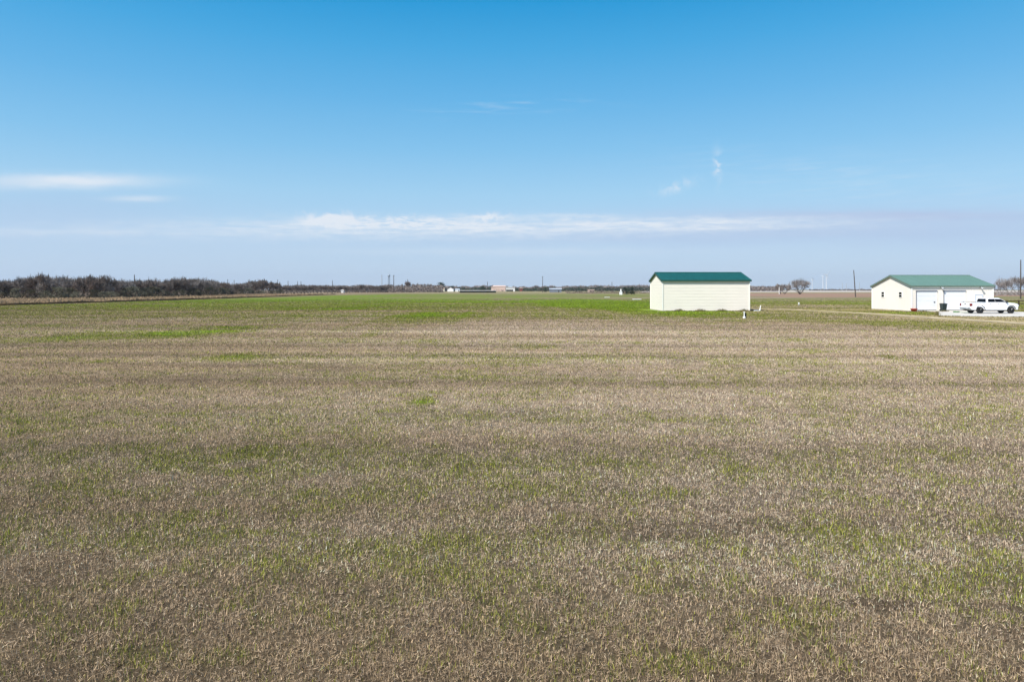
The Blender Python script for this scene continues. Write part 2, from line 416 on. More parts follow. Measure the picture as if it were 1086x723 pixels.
    mx = nt.nodes.new('ShaderNodeMixShader'); mx.inputs[0].default_value = .22
    nt.links.new(aa.outputs['Color'], df.inputs['Color']); nt.links.new(aa.outputs['Color'], tl.inputs['Color'])
    nt.links.new(df.outputs[0], mx.inputs[1]); nt.links.new(tl.outputs[0], mx.inputs[2]); nt.links.new(mx.outputs[0], out.inputs['Surface'])
    me.materials.append(m)
    tag(o, 'short mown field of straw coloured stubble and green grass', 'grass', kind='stuff')
build_grass()

def flat_poly(name, poly, z, h, m, **kw):
    o = MB().prism(poly, 'z', z, z + h).build(name, m)
    return tag(o, **kw)

flat_poly('concrete_driveway', SLAB, -.2, .26, 'concrete', kind='structure')

# dirt track sheet
def track_strip():
    mb = MB(); pts = TRACK[2:]; L = []; R = []
    rnd = random.Random(3)
    dense = []
    for (x0, y0, w0), (x1, y1, w1) in zip(pts, pts[1:]):
        k = max(2, int(math.hypot(x1 - x0, y1 - y0) / .8))
        for i in range(k):
            t = i / k; dense.append((x0 + (x1 - x0) * t, y0 + (y1 - y0) * t, w0 + (w1 - w0) * t))
    for (x0, y0, w), (x1, y1, _) in zip(dense, dense[1:]):
        d = Vector((x1 - x0, y1 - y0)).normalized(); nx, ny = -d.y, d.x
        a = w * rnd.uniform(.2, .9); b = w * rnd.uniform(.2, .9)
        L.append((x0 + nx * a, y0 + ny * a, .036)); R.append((x0 - nx * b, y0 - ny * b, .036))
    n = len(L); mb.add(L + R, [(i, i + 1, n + i + 1, n + i) for i in range(n - 1)])
    tag(mb.build('dirt_track', 'caliche'), kind='structure')
track_strip()

# raised dry bank along the left side of the field
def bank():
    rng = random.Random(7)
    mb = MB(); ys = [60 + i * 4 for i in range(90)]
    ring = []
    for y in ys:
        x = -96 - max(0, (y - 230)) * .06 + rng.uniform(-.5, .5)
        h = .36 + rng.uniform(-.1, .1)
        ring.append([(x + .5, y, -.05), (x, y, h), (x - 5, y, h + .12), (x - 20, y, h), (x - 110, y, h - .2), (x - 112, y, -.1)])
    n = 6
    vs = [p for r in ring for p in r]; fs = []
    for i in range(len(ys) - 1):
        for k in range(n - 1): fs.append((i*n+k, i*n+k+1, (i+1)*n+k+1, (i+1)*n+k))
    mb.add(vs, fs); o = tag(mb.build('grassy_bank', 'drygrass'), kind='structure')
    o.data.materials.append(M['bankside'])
    for i, p in enumerate(o.data.polygons): p.material_index = 1 if i % (n - 1) == 0 else 0      # soil on the cut edge, colour darkened to deepen its shade
    # tufts of tall dry grass on it
    nb = 26000; r = np.random.default_rng(3)
    Y = 100 + 280 * r.random(nb) ** 1.3
    X = -96 - np.maximum(0, Y - 230) * .06 - r.random(nb) ** 1.6 * 34
    h = r.uniform(.15, .55, nb) * (1 + .8 * (fbm(X * .3, Y * .1, 9, 3) - .5)); w = .08 + Y * .0006; an = r.uniform(0, PI, nb)
    z = np.full(nb, .33)
    a = np.stack([X - np.cos(an) * w, Y - np.sin(an) * w, z], 1); b = np.stack([X + np.cos(an) * w, Y + np.sin(an) * w, z], 1)
    t = np.stack([X + r.normal(0, .1, nb), Y + r.normal(0, .1, nb), z + h], 1)
    V = np.stack([a, b, t], 1).reshape(-1, 3)
    me = bpy.data.meshes.new('dry_grass'); me.vertices.add(3*nb); me.vertices.foreach_set('co', V.astype(np.float32).ravel())
    me.loops.add(3*nb); me.loops.foreach_set('vertex_index', np.arange(3*nb)); me.polygons.add(nb)
    me.polygons.foreach_set('loop_start', np.arange(0, 3*nb, 3)); me.polygons.foreach_set('loop_total', np.full(nb, 3)); me.update(calc_edges=True)
    me.materials.append(M['drygrass'])
    o = bpy.data.objects.new('dry_grass', me); COL.objects.link(o)
    tag(o, 'tall tan dry grass on the bank below the thicket', 'grass', kind='stuff')
bank()

def rect_px(x0, x1, y0, y1, z):
    return [(*P(x0, y1, z), z), (*P(x1, y1, z), z), (*P(x1, y0, z), z), (*P(x0, y0, z), z)]

def far_sheet(name, pts, m):
    mb = MB().add(pts, [tuple(range(len(pts)))]); return tag(mb.build(name, m), kind='structure')
far_sheet('ploughed_field', [(110, 262, .03), (150, 262, .03), (290, 330, .03), (330, 560, .03), (120, 560, .03), (100, 330, .03)], 'plough')
far_sheet('gravel_road', [(150, 800, .05), (1400, 820, .05), (1400, 1600, .05), (300, 1500, .05)], 'pale_road')

# ------------------------------------------------------------------ the two metal buildings
def gable_building(name, x0, x1, y0, y1, eave, ridge, wall_m, roof_m, fas_m, label, cat, over, rib):
    r = empty(name, ((x0 + x1) / 2, (y0 + y1) / 2, 0), label, cat)
    ox, oy = -(x0 + x1) / 2, -(y0 + y1) / 2
    X0, X1, Y0, Y1 = x0 + ox, x1 + ox, y0 + oy, y1 + oy
    mb = MB(); mb.prism([(Y0, .12), (Y1, .12), (Y1, eave), (0, ridge), (Y0, eave)], 'x', X0, X1)
    if rib == 'v':      # ribbed sheet on the gable and between the doors
        y = Y0 + .3
        while y < Y1 - .2:
            if not (95.3 < y + (y0 + y1) / 2 < 97.7 or 101.2 < y + (y0 + y1) / 2 < 102.3): mb.box(X0 - .018, X0 + .01, y, y + .03, .14, eave - .1)
            y += .3
        x = X0 + .3
        while x < X1 - .2:
            wx = x + (x0 + x1) / 2
            if not (55.7 < wx < 58.8 or 59.5 < wx < 62.8 or 63.9 < wx < 65.2): mb.box(x, x + .03, Y0 - .018, Y0 + .01, .14, eave - .31)
            x += .3
    if rib == 'h':      # lapped boards on all four sides
        z = .3
        while z < eave - .1:
            mb.box(X0 - .012, X1 + .012, Y0 - .012, Y1 + .012, z, z + .05); z += .42
    mb.build('wall', wall_m, r)
    MB().box(X0 - .05, X1 + .05, Y0 - .05, Y1 + .05, -.15, .13).build('foundation', 'concrete', r)
    # roof of two slopes with thickness and standing ribs
    sl = (ridge - eave) / (Y1)
    rb = MB(); t = .09
    for s in (-1, 1):
        ye = s * (Y1 + over); ze = eave - over * sl
        pts = [(0, ridge + .02), (ye, ze + .02), (ye, ze + .02 + t), (0, ridge + .02 + t)]
        rb.prism(pts, 'x', X0 - over, X1 + over)
        x = X0 - over + .15
        while x < X1 + over:
            rb.prism([(0, ridge + t + .02), (ye, ze + t + .02), (ye, ze + t + .05), (0, ridge + t + .05)], 'x', x, x + .05); x += .45
    rb.box(X0 - over, X1 + over, -.16, .16, ridge + t, ridge + t + .05)
    ro = rb.build('roof', roof_m, r)
    fb = MB(); k = over + .02
    for s in (-1, 1):
        ye = s * (Y1 + over); ze = eave - over * sl
        fb.box(X0 - over, X1 + over, min(ye, ye + s * .03), max(ye, ye + s * .03), ze - .1, ze + .1)
        for xx in (X0 - over - .03, X1 + over):
            fb.prism([(0, ridge - .12), (ye, ze - .12), (ye, ze + .11), (0, ridge + .12)], 'x', xx, xx + .03)
    fb.build('fascia', fas_m, ro)
    return r, X0, X1, Y0, Y1

shed, sx0, sx1, sy0, sy1 = gable_building('storage_shed', 21.05, 33.15, 95.3, 103.7, 4.28, 5.4, 'siding', 'roof_dark', 'fascia',
    'cream windowless metal shed with dark green gable roof standing on the field', 'shed', .22, 'h')
tr = MB()
for x in (sx0, sx1):
    for y in (sy0, sy1):
        MB().box(x - .06, x + .06, y - .06, y + .06, .13, 4.2).build('corner_trim', 'trim', shed)

gar, gx0, gx1, gy0, gy1 = gable_building('garage', 55.3, 66.5, 94.4, 104.8, 3.5, 4.98, 'siding2', 'roof_light', 'fascia2',
    'white garage with faded green gable roof and two roller doors behind the pickup', 'garage', .2, 'v')
gcx, gcy = 60.9, 99.6
tr = MB()
for x in (gx0, gx1):
    for y in (gy0, gy1): MB().box(x - .07, x + .07, y - .07, y + .07, .13, 3.42).build('corner_trim', 'trim', gar)
MB().box(gx0 + .08, gx1 - .08, gy0 - .025, gy0 + .01, 3.2, 3.42).build('eave_trim', 'trim', gar)
def garage_door(xa, xb, ztop, hx):
    d = empty('garage_door', (0, 0, 0), None, None); d.parent = gar
    xa -= gcx; xb -= gcx
    for i in range(4):
        z0 = .14 + i * (ztop - .14) / 4; z1 = .14 + (i + 1) * (ztop - .14) / 4
        if i == 0: q = MB()
        q.box(xa, xb, gy0 - .035, gy0 + .0, z0 + .012, z1 - .012)
    q.box(xa, xb, gy0 - .02, gy0 - .001, .14, ztop)
    o = q.build('door_panel', 'door_white', d)
    MB().box(xa - .12, xb + .12, gy0 - .12, gy0 + .01, ztop, ztop + .13).build('header', 'wall_grey', d)
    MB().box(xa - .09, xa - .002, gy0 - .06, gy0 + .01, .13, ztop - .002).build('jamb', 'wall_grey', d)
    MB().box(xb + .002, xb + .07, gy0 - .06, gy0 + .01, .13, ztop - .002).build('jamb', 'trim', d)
    MB().box(hx - gcx - .09, hx - gcx + .09, gy0 - .09, gy0 - .035, 1.2, 1.32).build('handle', 'dark', d)
    MB().box(xa, xb, gy0 - .045, gy0 - .036, .14, .2).build('bottom_seal', 'dark', d)
garage_door(55.95, 58.65, 2.76, 58.38)
garage_door(59.75, 62.6, 2.76, 62.4)
d = empty('entry_door', (0, 0, 0), None, None); d.parent = gar
MB().box(64.12 - gcx, 64.98 - gcx, gy0 - .05, gy0 + .01, .14, 2.25).build('door_leaf', 'door_white', d)
MB().box(64.0 - gcx, 65.1 - gcx, gy0 - .08, gy0 + .01, 2.25, 2.36).box(64.0 - gcx, 64.11 - gcx, gy0 - .07, gy0 + .01, .14, 2.249).box(64.99 - gcx, 65.1 - gcx, gy0 - .07, gy0 + .01, .14, 2.249).build('frame', 'roof_grey', d)
MB().tube((64.86 - gcx, gy0 - .12, 1.1), (64.86 - gcx, gy0 - .03, 1.1), .035).build('handle', 'dark', d)
# gable windows
for yc in (101.75, 97.15):
    w = empty('window', (0, 0, 0), None, None); w.parent = gar
    y = yc - gcy
    MB().box(gx0 - .03, gx0 + .01, y - .36, y + .36, 1.92, 2.62).build('pane', 'glass', w)
    f = MB(); X = gx0
    for (ya, yb, za, zb) in ((y - .45, y - .36, 1.84, 2.7), (y + .36, y + .45, 1.84, 2.7), (y - .359, y + .359, 1.84, 1.92), (y - .359, y + .359, 2.62, 2.7), (y - .359, y + .359, 2.24, 2.31)):
        f.box(X - .06, X + .01, ya, yb, za, zb)
    f.build('frame', 'trim', w)
# flood lamps under the eave
for lx in (59.3, 64.75):
    l = empty('wall_lamp', (0, 0, 0), None, None); l.parent = gar
    x = lx - gcx
    MB().box(x - .09, x + .09, gy0 - .2, gy0 + .0, 3.27, 3.4).build('mount', 'dark', l)
    MB().tube((x, gy0 - .17, 3.3), (x + .12, gy0 - .42, 3.08), .07, .15, 10).build('lamp_head', 'galv', l)

# ------------------------------------------------------------------ pickup truck
def pickup():
    r = empty('pickup_truck', (56.15, 84.55, .06), 'white crew cab pickup truck parked on the concrete in front of the garage', 'pickup')
    HW = 1.0
    rw, fw, wr, ar = 1.22, 5.0, .42, .52     # wheel centres, tyre radius, arch radius
    def arch(cx, n=10, z=.44):
        return [(cx + ar * math.cos(PI - PI * k / n), z + ar * math.sin(PI * k / n)) for k in range(n + 1)]
    side = [(.08, .55)] + [(.18, .44)] + arch(rw) + arch(fw) + [(5.78, .44), (5.9, .6), (5.93, 1.02), (5.86, 1.14), (5.55, 1.23), (4.62, 1.29), (4.5, 1.33), (.03, 1.36), (.02, .62)]
    # body side slabs with shoulders: built as ring sections across the width
    secs = [(-1.0, .0, 0.0), (-.985, .0, 0.02), (-.93, .02, 0.03)]
    mb = MB()
    n = len(side)
    offs = [(-.985, .97), (-1.0, 1.0), (1.0, 1.0), (.985, .97)]
    ys = [-.94, -1.0, 1.0, .94]
    def ring(y, pull):
        out = []
        for (x, z) in side:
            zz = z if z < 1.0 else z + (0.0 if pull else -.05)
            xx = x
            if not pull:   # nose corners round back
                if x > 5.6: xx = x - .14
                if x < .1: xx = x + .03
            out.append((xx, y, zz))
        return out
    for a, b_ in ((ring(-1.0, False), ring(-.86, True)), (ring(1.0, False), ring(.86, True))):
        mb.add(a + b_, [tuple(range(n)), tuple(range(n, 2 * n))] + [(k, (k + 1) % n, n + (k + 1) % n, n + k) for k in range(n)])
    # middle: floor, hood, firewall, bed walls; bed is open
    mb.box(.1, 5.3, -.86, .86, .46, .62)
    mb.box(1.95, 4.55, -.86, .86, .62, 1.33)
    mb.prism([(4.5, .6), (5.9, .6), (5.93, 1.05), (5.86, 1.17), (5.5, 1.27), (4.5, 1.35)], 'y', -.86, .86)
    mb.box(.1, .62, -.86, -.8, .62, 1.3).box(.1, 1.95, .8, .86, .62, 1.3)
    body = mb.build('body', 'paint', r, bevel=.02)
    # cab greenhouse: tapered
    zb, zt = 1.32, 1.88
    lo = [(1.95, -.93), (4.68, -.93), (4.68, .93), (1.95, .93)]
    hi = [(2.08, -.74), (3.75, -.74), (3.75, .74), (2.08, .74)]
    v = [(x, y, zb) for x, y in lo] + [(x, y, zt - .03 if i in (1, 2) else zt - .01) for i, (x, y) in enumerate(hi)]
    v += [(2.25, -.62, zt + .03), (3.6, -.62, zt + .02), (3.6, .62, zt + .02), (2.25, .62, zt + .03)]
    cab = MB().add(v, [(3, 2, 1, 0), (0, 1, 5, 4), (1, 2, 6, 5), (2, 3, 7, 6), (3, 0, 4, 7), (4, 5, 9, 8), (5, 6, 10, 9), (6, 7, 11, 10), (7, 4, 8, 11), (8, 9, 10, 11)])
    cab.build('cab', 'paint', r, bevel=.03)
    def sidept(x, z, s, out=.012):
        t = (z - zb) / (zt - zb); return (x, s * (.93 - .19 * t + out), z)
    for s in (-1, 1):
        for q in ([(2.2, 1.40), (3.05, 1.40), (3.05, 1.79), (2.36, 1.79), (2.2, 1.7)], [(3.08, 1.40), (4.36, 1.40), (4.30, 1.47), (3.78, 1.77), (3.08, 1.79)]):
            pts = [sidept(x, z, s) for x, z in q] + [sidept(x, z, s, -.03) for x, z in q]; k = len(q)
            MB().add(pts, [tuple(range(k)), tuple(range(k, 2 * k))] + [(i, (i + 1) % k, k + (i + 1) % k, k + i) for i in range(k)]).build('side_window', 'glass', r)
    # windscreen and rear glass
    def slab4(pts, d, name, m):
        pts = [Vector(p) for p in pts]; nrm = (pts[1] - pts[0]).cross(pts[2] - pts[0]).normalized() * d
        MB().add([p + nrm for p in pts] + [p - nrm for p in pts], [(0, 1, 2, 3), (7, 6, 5, 4), (0, 4, 5, 1), (1, 5, 6, 2), (2, 6, 7, 3), (3, 7, 4, 0)]).build(name, m, r)
    slab4([(4.60, -.82, 1.38), (4.60, .82, 1.38), (3.84, .68, 1.82), (3.84, -.68, 1.82)], .02, 'windscreen', 'glass')
    slab4([(1.965, -.80, 1.42), (1.965, .80, 1.42), (2.06, .68, 1.80), (2.06, -.68, 1.80)], .025, 'rear_window', 'glass')
    # wheels
    def wheel(x, y, s):
        w = empty('wheel', (x, y, .42), None, None); w.parent = r
        t = MB(); prof = [(.25, -.13), (.38, -.14), (.415, -.1), (.42, 0), (.415, .1), (.38, .14), (.25, .13)]
        n = 24; vs = []; fs = []
        for rr, yy in prof:
            for k in range(n):
                a = 2 * PI * k / n; vs.append((rr * math.cos(a), yy, rr * math.sin(a)))
        for i in range(len(prof) - 1):
            for k in range(n): fs.append((i*n+k, i*n+(k+1) % n, (i+1)*n+(k+1) % n, (i+1)*n+k))
        t.add(vs, fs).build('tyre', 'rubber', w)
        q = MB().tube((0, -s * .04, 0), (0, s * .05, 0), .25, n=20)
        for k in range(6):
            a = k * PI / 3
            q.tube((.05 * math.cos(a), s * .1, .05 * math.sin(a)), (.23 * math.cos(a), s * .1, .23 * math.sin(a)), .035, .03, 5)
        q.tube((0, s * .04, 0), (0, s * .12, 0), .06)
        q.build('rim', 'rim', w)
    for x in (rw, fw):
        for s in (-1, 1): wheel(x, s * .84, s)
    MB().box(.3, 5.6, -.6, .6, .3, .45).box(1.75, 4.45, -.95, -.84, .33, .45).box(1.75, 4.45, .84, .95, .33, .45).build('chassis', 'dark', r)
    MB().box(-.12, .1, -.92, .92, .5, .68).build('rear_bumper', 'chrome', r, bevel=.03)
    MB().box(-.25, .0, -.04, .04, .42, .5).build('hitch', 'dark', r)
    MB().box(5.78, 5.98, -.82, .82, .48, .68).build('front_bumper', 'chrome', r, bevel=.03)
    MB().box(5.88, 5.955, -.58, .58, .72, 1.04).build('grille', 'dark', r)
    tg = MB().box(-.01, .07, -.76, .76, .7, 1.34).build('tailgate', 'paint', r, bevel=.015)
    MB().box(-.03, -.011, -.14, .14, 1.12, 1.2).build('handle', 'dark', tg)
    MB().box(.05, 1.9, -.99, -.87, 1.361, 1.385).box(.05, 1.9, .87, .99, 1.361, 1.385).box(.0, .08, -.86, .86, 1.361, 1.385).build('bed_rail', 'dark', r)
    for s in (-1, 1):
        MB().box(-.02, .2, min(s * .79, s * 1.012), max(s * .79, s * 1.012), .93, 1.22).build('tail_light', 'redlens', r)
        MB().box(5.6, 5.9, min(s * .6, s * .985), max(s * .6, s * .985), .88, 1.06).build('headlight', 'lens', r)
        MB().box(4.28, 4.42, min(s * .93, s * 1.2), max(s * .93, s * 1.2), 1.32, 1.52).build('wing_mirror', 'dark', r, bevel=.03)
        for x in (2.3, 3.25):
            MB().box(x, x + .2, min(s * 1.0, s * 1.03), max(s * 1.0, s * 1.03), 1.14, 1.18).build('door_handle', 'chrome', r)
        for x in (2.13, 3.06, 4.22):
            MB().box(x, x + .012, min(s * .99, s * 1.003), max(s * .99, s * 1.003), .5, 1.3).build('door_seam', 'dark', r)
        for cx in (rw, fw):
            n = 14; pts = []
            for rr in (ar - .0, ar + .05):
                pts.append([(cx + rr * math.cos(PI * k / n), .44 + rr * math.sin(PI * k / n)) for k in range(n + 1)])
            ya, yb = s * .96, s * 1.02; m = n + 1
            vs = [(x, ya, z) for x, z in pts[0]] + [(x, ya, z) for x, z in pts[1]] + [(x, yb, z) for x, z in pts[0]] + [(x, yb, z) for x, z in pts[1]]
            fs = []
            for k in range(n):
                fs += [(2*m+k, 2*m+k+1, 3*m+k+1, 3*m+k), (m+k, m+k+1, 3*m+k+1, 3*m+k), (k, k+1, 2*m+k+1, 2*m+k), (k, k+1, m+k+1, m+k)]
            MB().add(vs, fs).build('wheel_arch', 'rubber', r)
pickup()

# ------------------------------------------------------------------ small things round the buildings
def wheelie_bin():
    r = empty('wheelie_bin', (58.95, 93.3, .06), 'dark green wheeled rubbish bin between the two garage doors', 'bin')
    b = MB(); a, c = .25, .31
    lo = [(-a, -a * 1.1), (a, -a * 1.1), (a, a * 1.1), (-a, a * 1.1)]; hi = [(-c, -c * 1.2), (c, -c * 1.2), (c, c * 1.2), (-c, c * 1.2)]
    b.add([(x, y, .04) for x, y in lo] + [(x, y, .95) for x, y in hi], [(3, 2, 1, 0), (4, 5, 6, 7), (0, 1, 5, 4), (1, 2, 6, 5), (2, 3, 7, 6), (3, 0, 4, 7)])
    b.build('bin_body', 'green_plastic', r, bevel=.03)
    MB().prism([(-.42, .952), (.4, .952), (.38, 1.0), (.1, 1.07), (-.36, 1.02)], 'x', -.34, .34).build('lid', 'green_plastic', r, bevel=.015)
    for s in (-1, 1): MB().tube((s * .22, .3, .11), (s * .3, .3, .11), .11, n=14).build('wheel', 'rubber', r)
    MB().tube((-.26, .43, 1.0), (.26, .43, 1.0), .025).build('handle', 'green_plastic', r)
wheelie_bin()

def planter():
    r = empty('plastic_tub', (55.2, 93.75, .03), 'low red plastic tub at the front corner of the white garage', 'tub')
    MB().lathe([(0, 0), (.33, 0), (.42, .3), (.46, .33), (.46, .36), (.39, .35), (.31, .05), (0, .05)], n=20).build('tub_body', 'red_plastic', r, smoothsh=True)
    for s in (-1, 1): MB().tube((s * .45, -.09, .33), (s * .45, .09, .33), .03).build('handle', 'red_plastic', r)
planter()

def hose():
    mb = MB(); pts = []
    for i in range(90):
        t = i / 90; a = t * 2 * PI * 4; rr = .26 + .06 * math.sin(i * .7) + .1 * t
        pts.append((rr * math.cos(a), rr * math.sin(a), .02 + t * .13))
    pts += [(.5 + k * .12, .1 - k * .05 + .04 * math.sin(k), .02) for k in range(9)]
    for p, q in zip(pts, pts[1:]): mb.tube(p, q, .018, n=6)
    tag(mb.build('garden_hose', 'hose', loc=(57.0 , 87.6, .061)), 'coil of green garden hose on the concrete behind the pickup tailgate', 'hose')
hose()

def post_set():
    # white riser pipe with black valve box, in the grass in front of the shed
    x, y = P(789.3, 337.6)
    r = empty('water_riser', (x, y, 0), 'short white pipe riser with black valve box in the grass before the shed corner', 'pipe')
    MB().tube((0, 0, 0), (0, 0, .62), .055, n=10).lathe([(.055, .6), (.075, .62), (.075, .7), (0, .72)], n=10).build('pipe', 'pvc', r)
    MB().lathe([(0, .0), (.14, 0), (.15, .12), (.1, .2), (0, .22)], n=12).build('base_cap', 'pvc', r)
    MB().box(.1, .28, .15, .35, .0, .55).build('valve_box', 'rubber', r, bevel=.02)
    MB().tube((.0, .0, .45), (.18, .24, .45), .02, n=6).build('branch_pipe', 'dark', r)
    # white bent pipe and low black bar by the shed's right end
    x, y = 34.45, 94.9
    r = empty('bent_pipe', (x, y, 0), 'leaning white elbow pipe standing beside the right end of the cream shed', 'pipe')
    MB().tube((0, 0, .05), (.12, 0, .82), .09, .05, n=10).build('upright_pipe', 'pvc', r)
    MB().tube((-.85, -.05, .06), (0, 0, .07), .06, n=10).build('ground_pipe', 'pvc', r)
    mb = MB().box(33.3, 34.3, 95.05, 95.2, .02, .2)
    o = MB().box(-.52, .52, -.08, .08, 0, .17).box(-.45, -.37, -.12, .12, -.02, .0).build('black_bar', 'rubber', loc=(33.83, 95.25, .04), bevel=.01)  # long low black box on the ground
    tag(o, 'low black bar lying on the ground between shed corner and white elbow pipe', 'beam')
    # white capped marker post
    x, y = P(847.2, 324)
    r = empty('marker_post', (x, y, 0), 'small grey marker post with white cap in the grass beyond the dirt track', 'post')
    MB().tube((0, 0, -.05), (0, 0, .3), .09, n=8).build('post_shaft', 'galv', r)
    MB().lathe([(.12, .3), (.14, .32), (.14, .5), (.09, .56), (0, .57)], n=10).build('post_cap', 'pvc', r)
    for (px, py, L, lab) in ((675.5, 317.8, 2.7, 'longer white pipe lying on the grass left of the cream shed'), (644, 315.6, 2.0, 'shorter white pipe lying on the grass far out left of the cream shed')):
        x, y = P(px, py)
        o = MB().tube((-L / 2, 0, .1), (L / 2, .3, .1), .1, n=8).box(-L / 2 + .2, -L / 2 + .3, -.15, .15, 0, .05).build('irrigation_pipe', 'pvc', loc=(x, y, 0)); tag(o, lab, 'pipe', 'white pipes lying in the field')
post_set()

# weeds along the shed and garage foot
def weeds(name, x0, x1, y, label, seed, hmax=.4):
    r = random.Random(seed); mb = MB()
    x = x0
    while x < x1:
        amp = (math.sin(x * 2.1 + seed) * .5 + .5) ** 2
        for k in range(int(3 + 14 * amp)):
            cx = x + r.uniform(-.15, .15); cy = y - r.uniform(0, .45); h = r.uniform(.08, .12 + hmax * amp); w = r.uniform(.02, .05); a = r.uniform(0, PI)
            mb.add([(cx - math.cos(a) * w, cy - math.sin(a) * w, 0), (cx + math.cos(a) * w, cy + math.sin(a) * w, 0), (cx + r.uniform(-.1, .1), cy + r.uniform(-.1, .1), h)], [(0, 1, 2)])
        x += .12
    tag(mb.build(name, 'weed'), label, 'weeds', kind='stuff')
weeds('weeds', 21.2, 33.3, 95.2, 'tufts of brown and green weeds along the foot of the cream shed', 3, .33)
weeds('weeds', 54.5, 58.6, 92.0, 'strip of darker weeds before the first garage door', 5, .22)

def edge_weeds():
    r = random.Random(8); mb = MB(); e = [(52.2, 83.5), (48.3, 77.3), (52, 74.6), (62, 73.5), (90, 73)]
    e = [(57.3, 91.7)] + e
    for (x0, y0), (x1, y1) in zip(e, e[1:]):
        L = math.hypot(x1 - x0, y1 - y0)
        for k in range(int(L * 45)):
            t = r.random(); o = abs(r.gauss(0, .22)) * r.choice((1, -1, -1)) * (1 + math.sin(t * L * 1.3))
            cx = x0 + (x1 - x0) * t - .1; cy = y0 + (y1 - y0) * t + o; h = r.uniform(.05, .14); w = r.uniform(.02, .06); a = r.uniform(0, PI)
            mb.add([(cx - math.cos(a) * w, cy - math.sin(a) * w, 0.0), (cx + math.cos(a) * w, cy + math.sin(a) * w, 0.0), (cx + r.uniform(-.06, .06), cy + r.uniform(-.06, .06), h)], [(0, 1, 2)])
    tag(mb.build('edge_grass', 'weed'), 'short grass growing over the edge of the concrete driveway', 'grass', kind='stuff')
edge_weeds()

# ------------------------------------------------------------------ trees
def limb(mb, a, b, ra, rb): mb.tube(a, b, ra, rb, n=5, cap=False)

def bare_tree(seed, h, w, stems, twigs, tw, upright=.5):
    """returns limb mesh and twig mesh builders of a leafless tree of height h and crown width w"""
    r = random.Random(seed); L = MB(); T = MB(); ends = []
    def grow(p, d, ln, rad, lvl):
        q = p
        for s in range(2):
            d = (d + Vector((r.uniform(-.3, .3), r.uniform(-.3, .3), r.uniform(-.1, .18)))).normalized()
            n = q + d * ln / 2
            k = math.hypot(n.x, n.y)
            if k > w / 2: n.x *= .9; n.y *= .9
            if n.z > h * r.uniform(.8, 1): n.z -= h * r.uniform(.05, .15)
            limb(L, q, n, rad * (1 - .25 * s), rad * (.8 - .25 * s)); q = n
            ends.append((q.copy(), d.copy(), lvl))
        if lvl < 3:
            for c in range(r.choice((2, 3, 3))):
                dd = (d + Vector((r.uniform(-.9, .9), r.uniform(-.9, .9), r.uniform(-.25, .6)))).normalized()
                grow(q, dd, ln * r.uniform(.6, .85), rad * .55, lvl + 1)
    for s in range(stems):
        a = 2 * PI * s / stems + r.uniform(-.5, .5)
        d = Vector((math.cos(a) * (1 - upright), math.sin(a) * (1 - upright), .45 + upright * .6)).normalized()
        grow(Vector((math.cos(a) * .1, math.sin(a) * .1, 0)), d, h * .34, h * .016 + .02, 0)
    pick = [e for e in ends if e[2] >= (0 if stems >= 7 else 1)]
    for k in range(int(stems * 5)):      # long bare shoots standing out of the crown
        p, d, lvl = r.choice([e for e in ends if e[0].z > h * .55])
        q = p + Vector((r.uniform(-.25, .25), r.uniform(-.25, .25), 1)).normalized() * h * r.uniform(.1, .28)
        if q.z < h * 1.2: L.tube(p, q, tw * 1.9, tw * .8, 4, False)
    for k in range(twigs):
        p, d, lvl = r.choice(pick)
        p = p + Vector((r.gauss(0, .3), r.gauss(0, .3), r.gauss(0, .25))) * (h / 6)
        dd = (d * .7 + Vector((r.uniform(-1, 1), r.uniform(-1, 1), r.uniform(-.2, 1.0)))).normalized()
        ln = r.uniform(.35, 1.15) * h / 6.5
        q = p + dd * ln
        if q.z > h * r.uniform(.86, 1.16) or p.z < .1: continue
        sd = dd.orthogonal().normalized(); rr = r.uniform(0, PI)
        sd = (Matrix.Rotation(rr, 3, dd) @ sd) * tw * r.uniform(.5, 1.2)
        T.add([p - sd, p + sd, q], [(0, 1, 2)])
    return L, T

def leafy(seed, h, w, n, lw, low=0.08):
    r = random.Random(seed); L = MB(); T = MB()
    for s in range(4):
        a = r.uniform(0, 2 * PI); L.tube((0, 0, 0), (math.cos(a) * w * .2, math.sin(a) * w * .2, h * .6), h * .03, h * .012, 5, False)
    cl = []
    for k in range(16):
        a = r.uniform(0, 2 * PI); q = r.uniform(0, 1) ** .6; zz = r.uniform(low, .95)
        rad = w / 2 * math.sin(PI * min(1, max(.15, zz * .75 + .2)))
        cl.append((Vector((math.cos(a) * q * rad, math.sin(a) * q * rad, zz * h)), r.uniform(.12, .26) * w))
    for k in range(n):
        c, s = r.choice(cl)
        p = c + Vector((r.gauss(0, .5), r.gauss(0, .5), r.gauss(0, .38))) * s
        if p.z < .02 or p.z > h: continue
        u = Vector((r.gauss(0, 1), r.gauss(0, 1), r.gauss(0, 1))).normalized(); v = u.orthogonal().normalized() * lw * r.uniform(.5, 1.2); u = u * lw * r.uniform(.5, 1.3)
        T.add([p - u, p + v * .6, p + u, p - v * .6], [(0, 1, 2, 3)])
    return L, T

def me_of(mb, name, m):
    me = bpy.data.meshes.new(name); me.from_pydata(mb.v, [], mb.f); me.materials.append(M[m]); return me

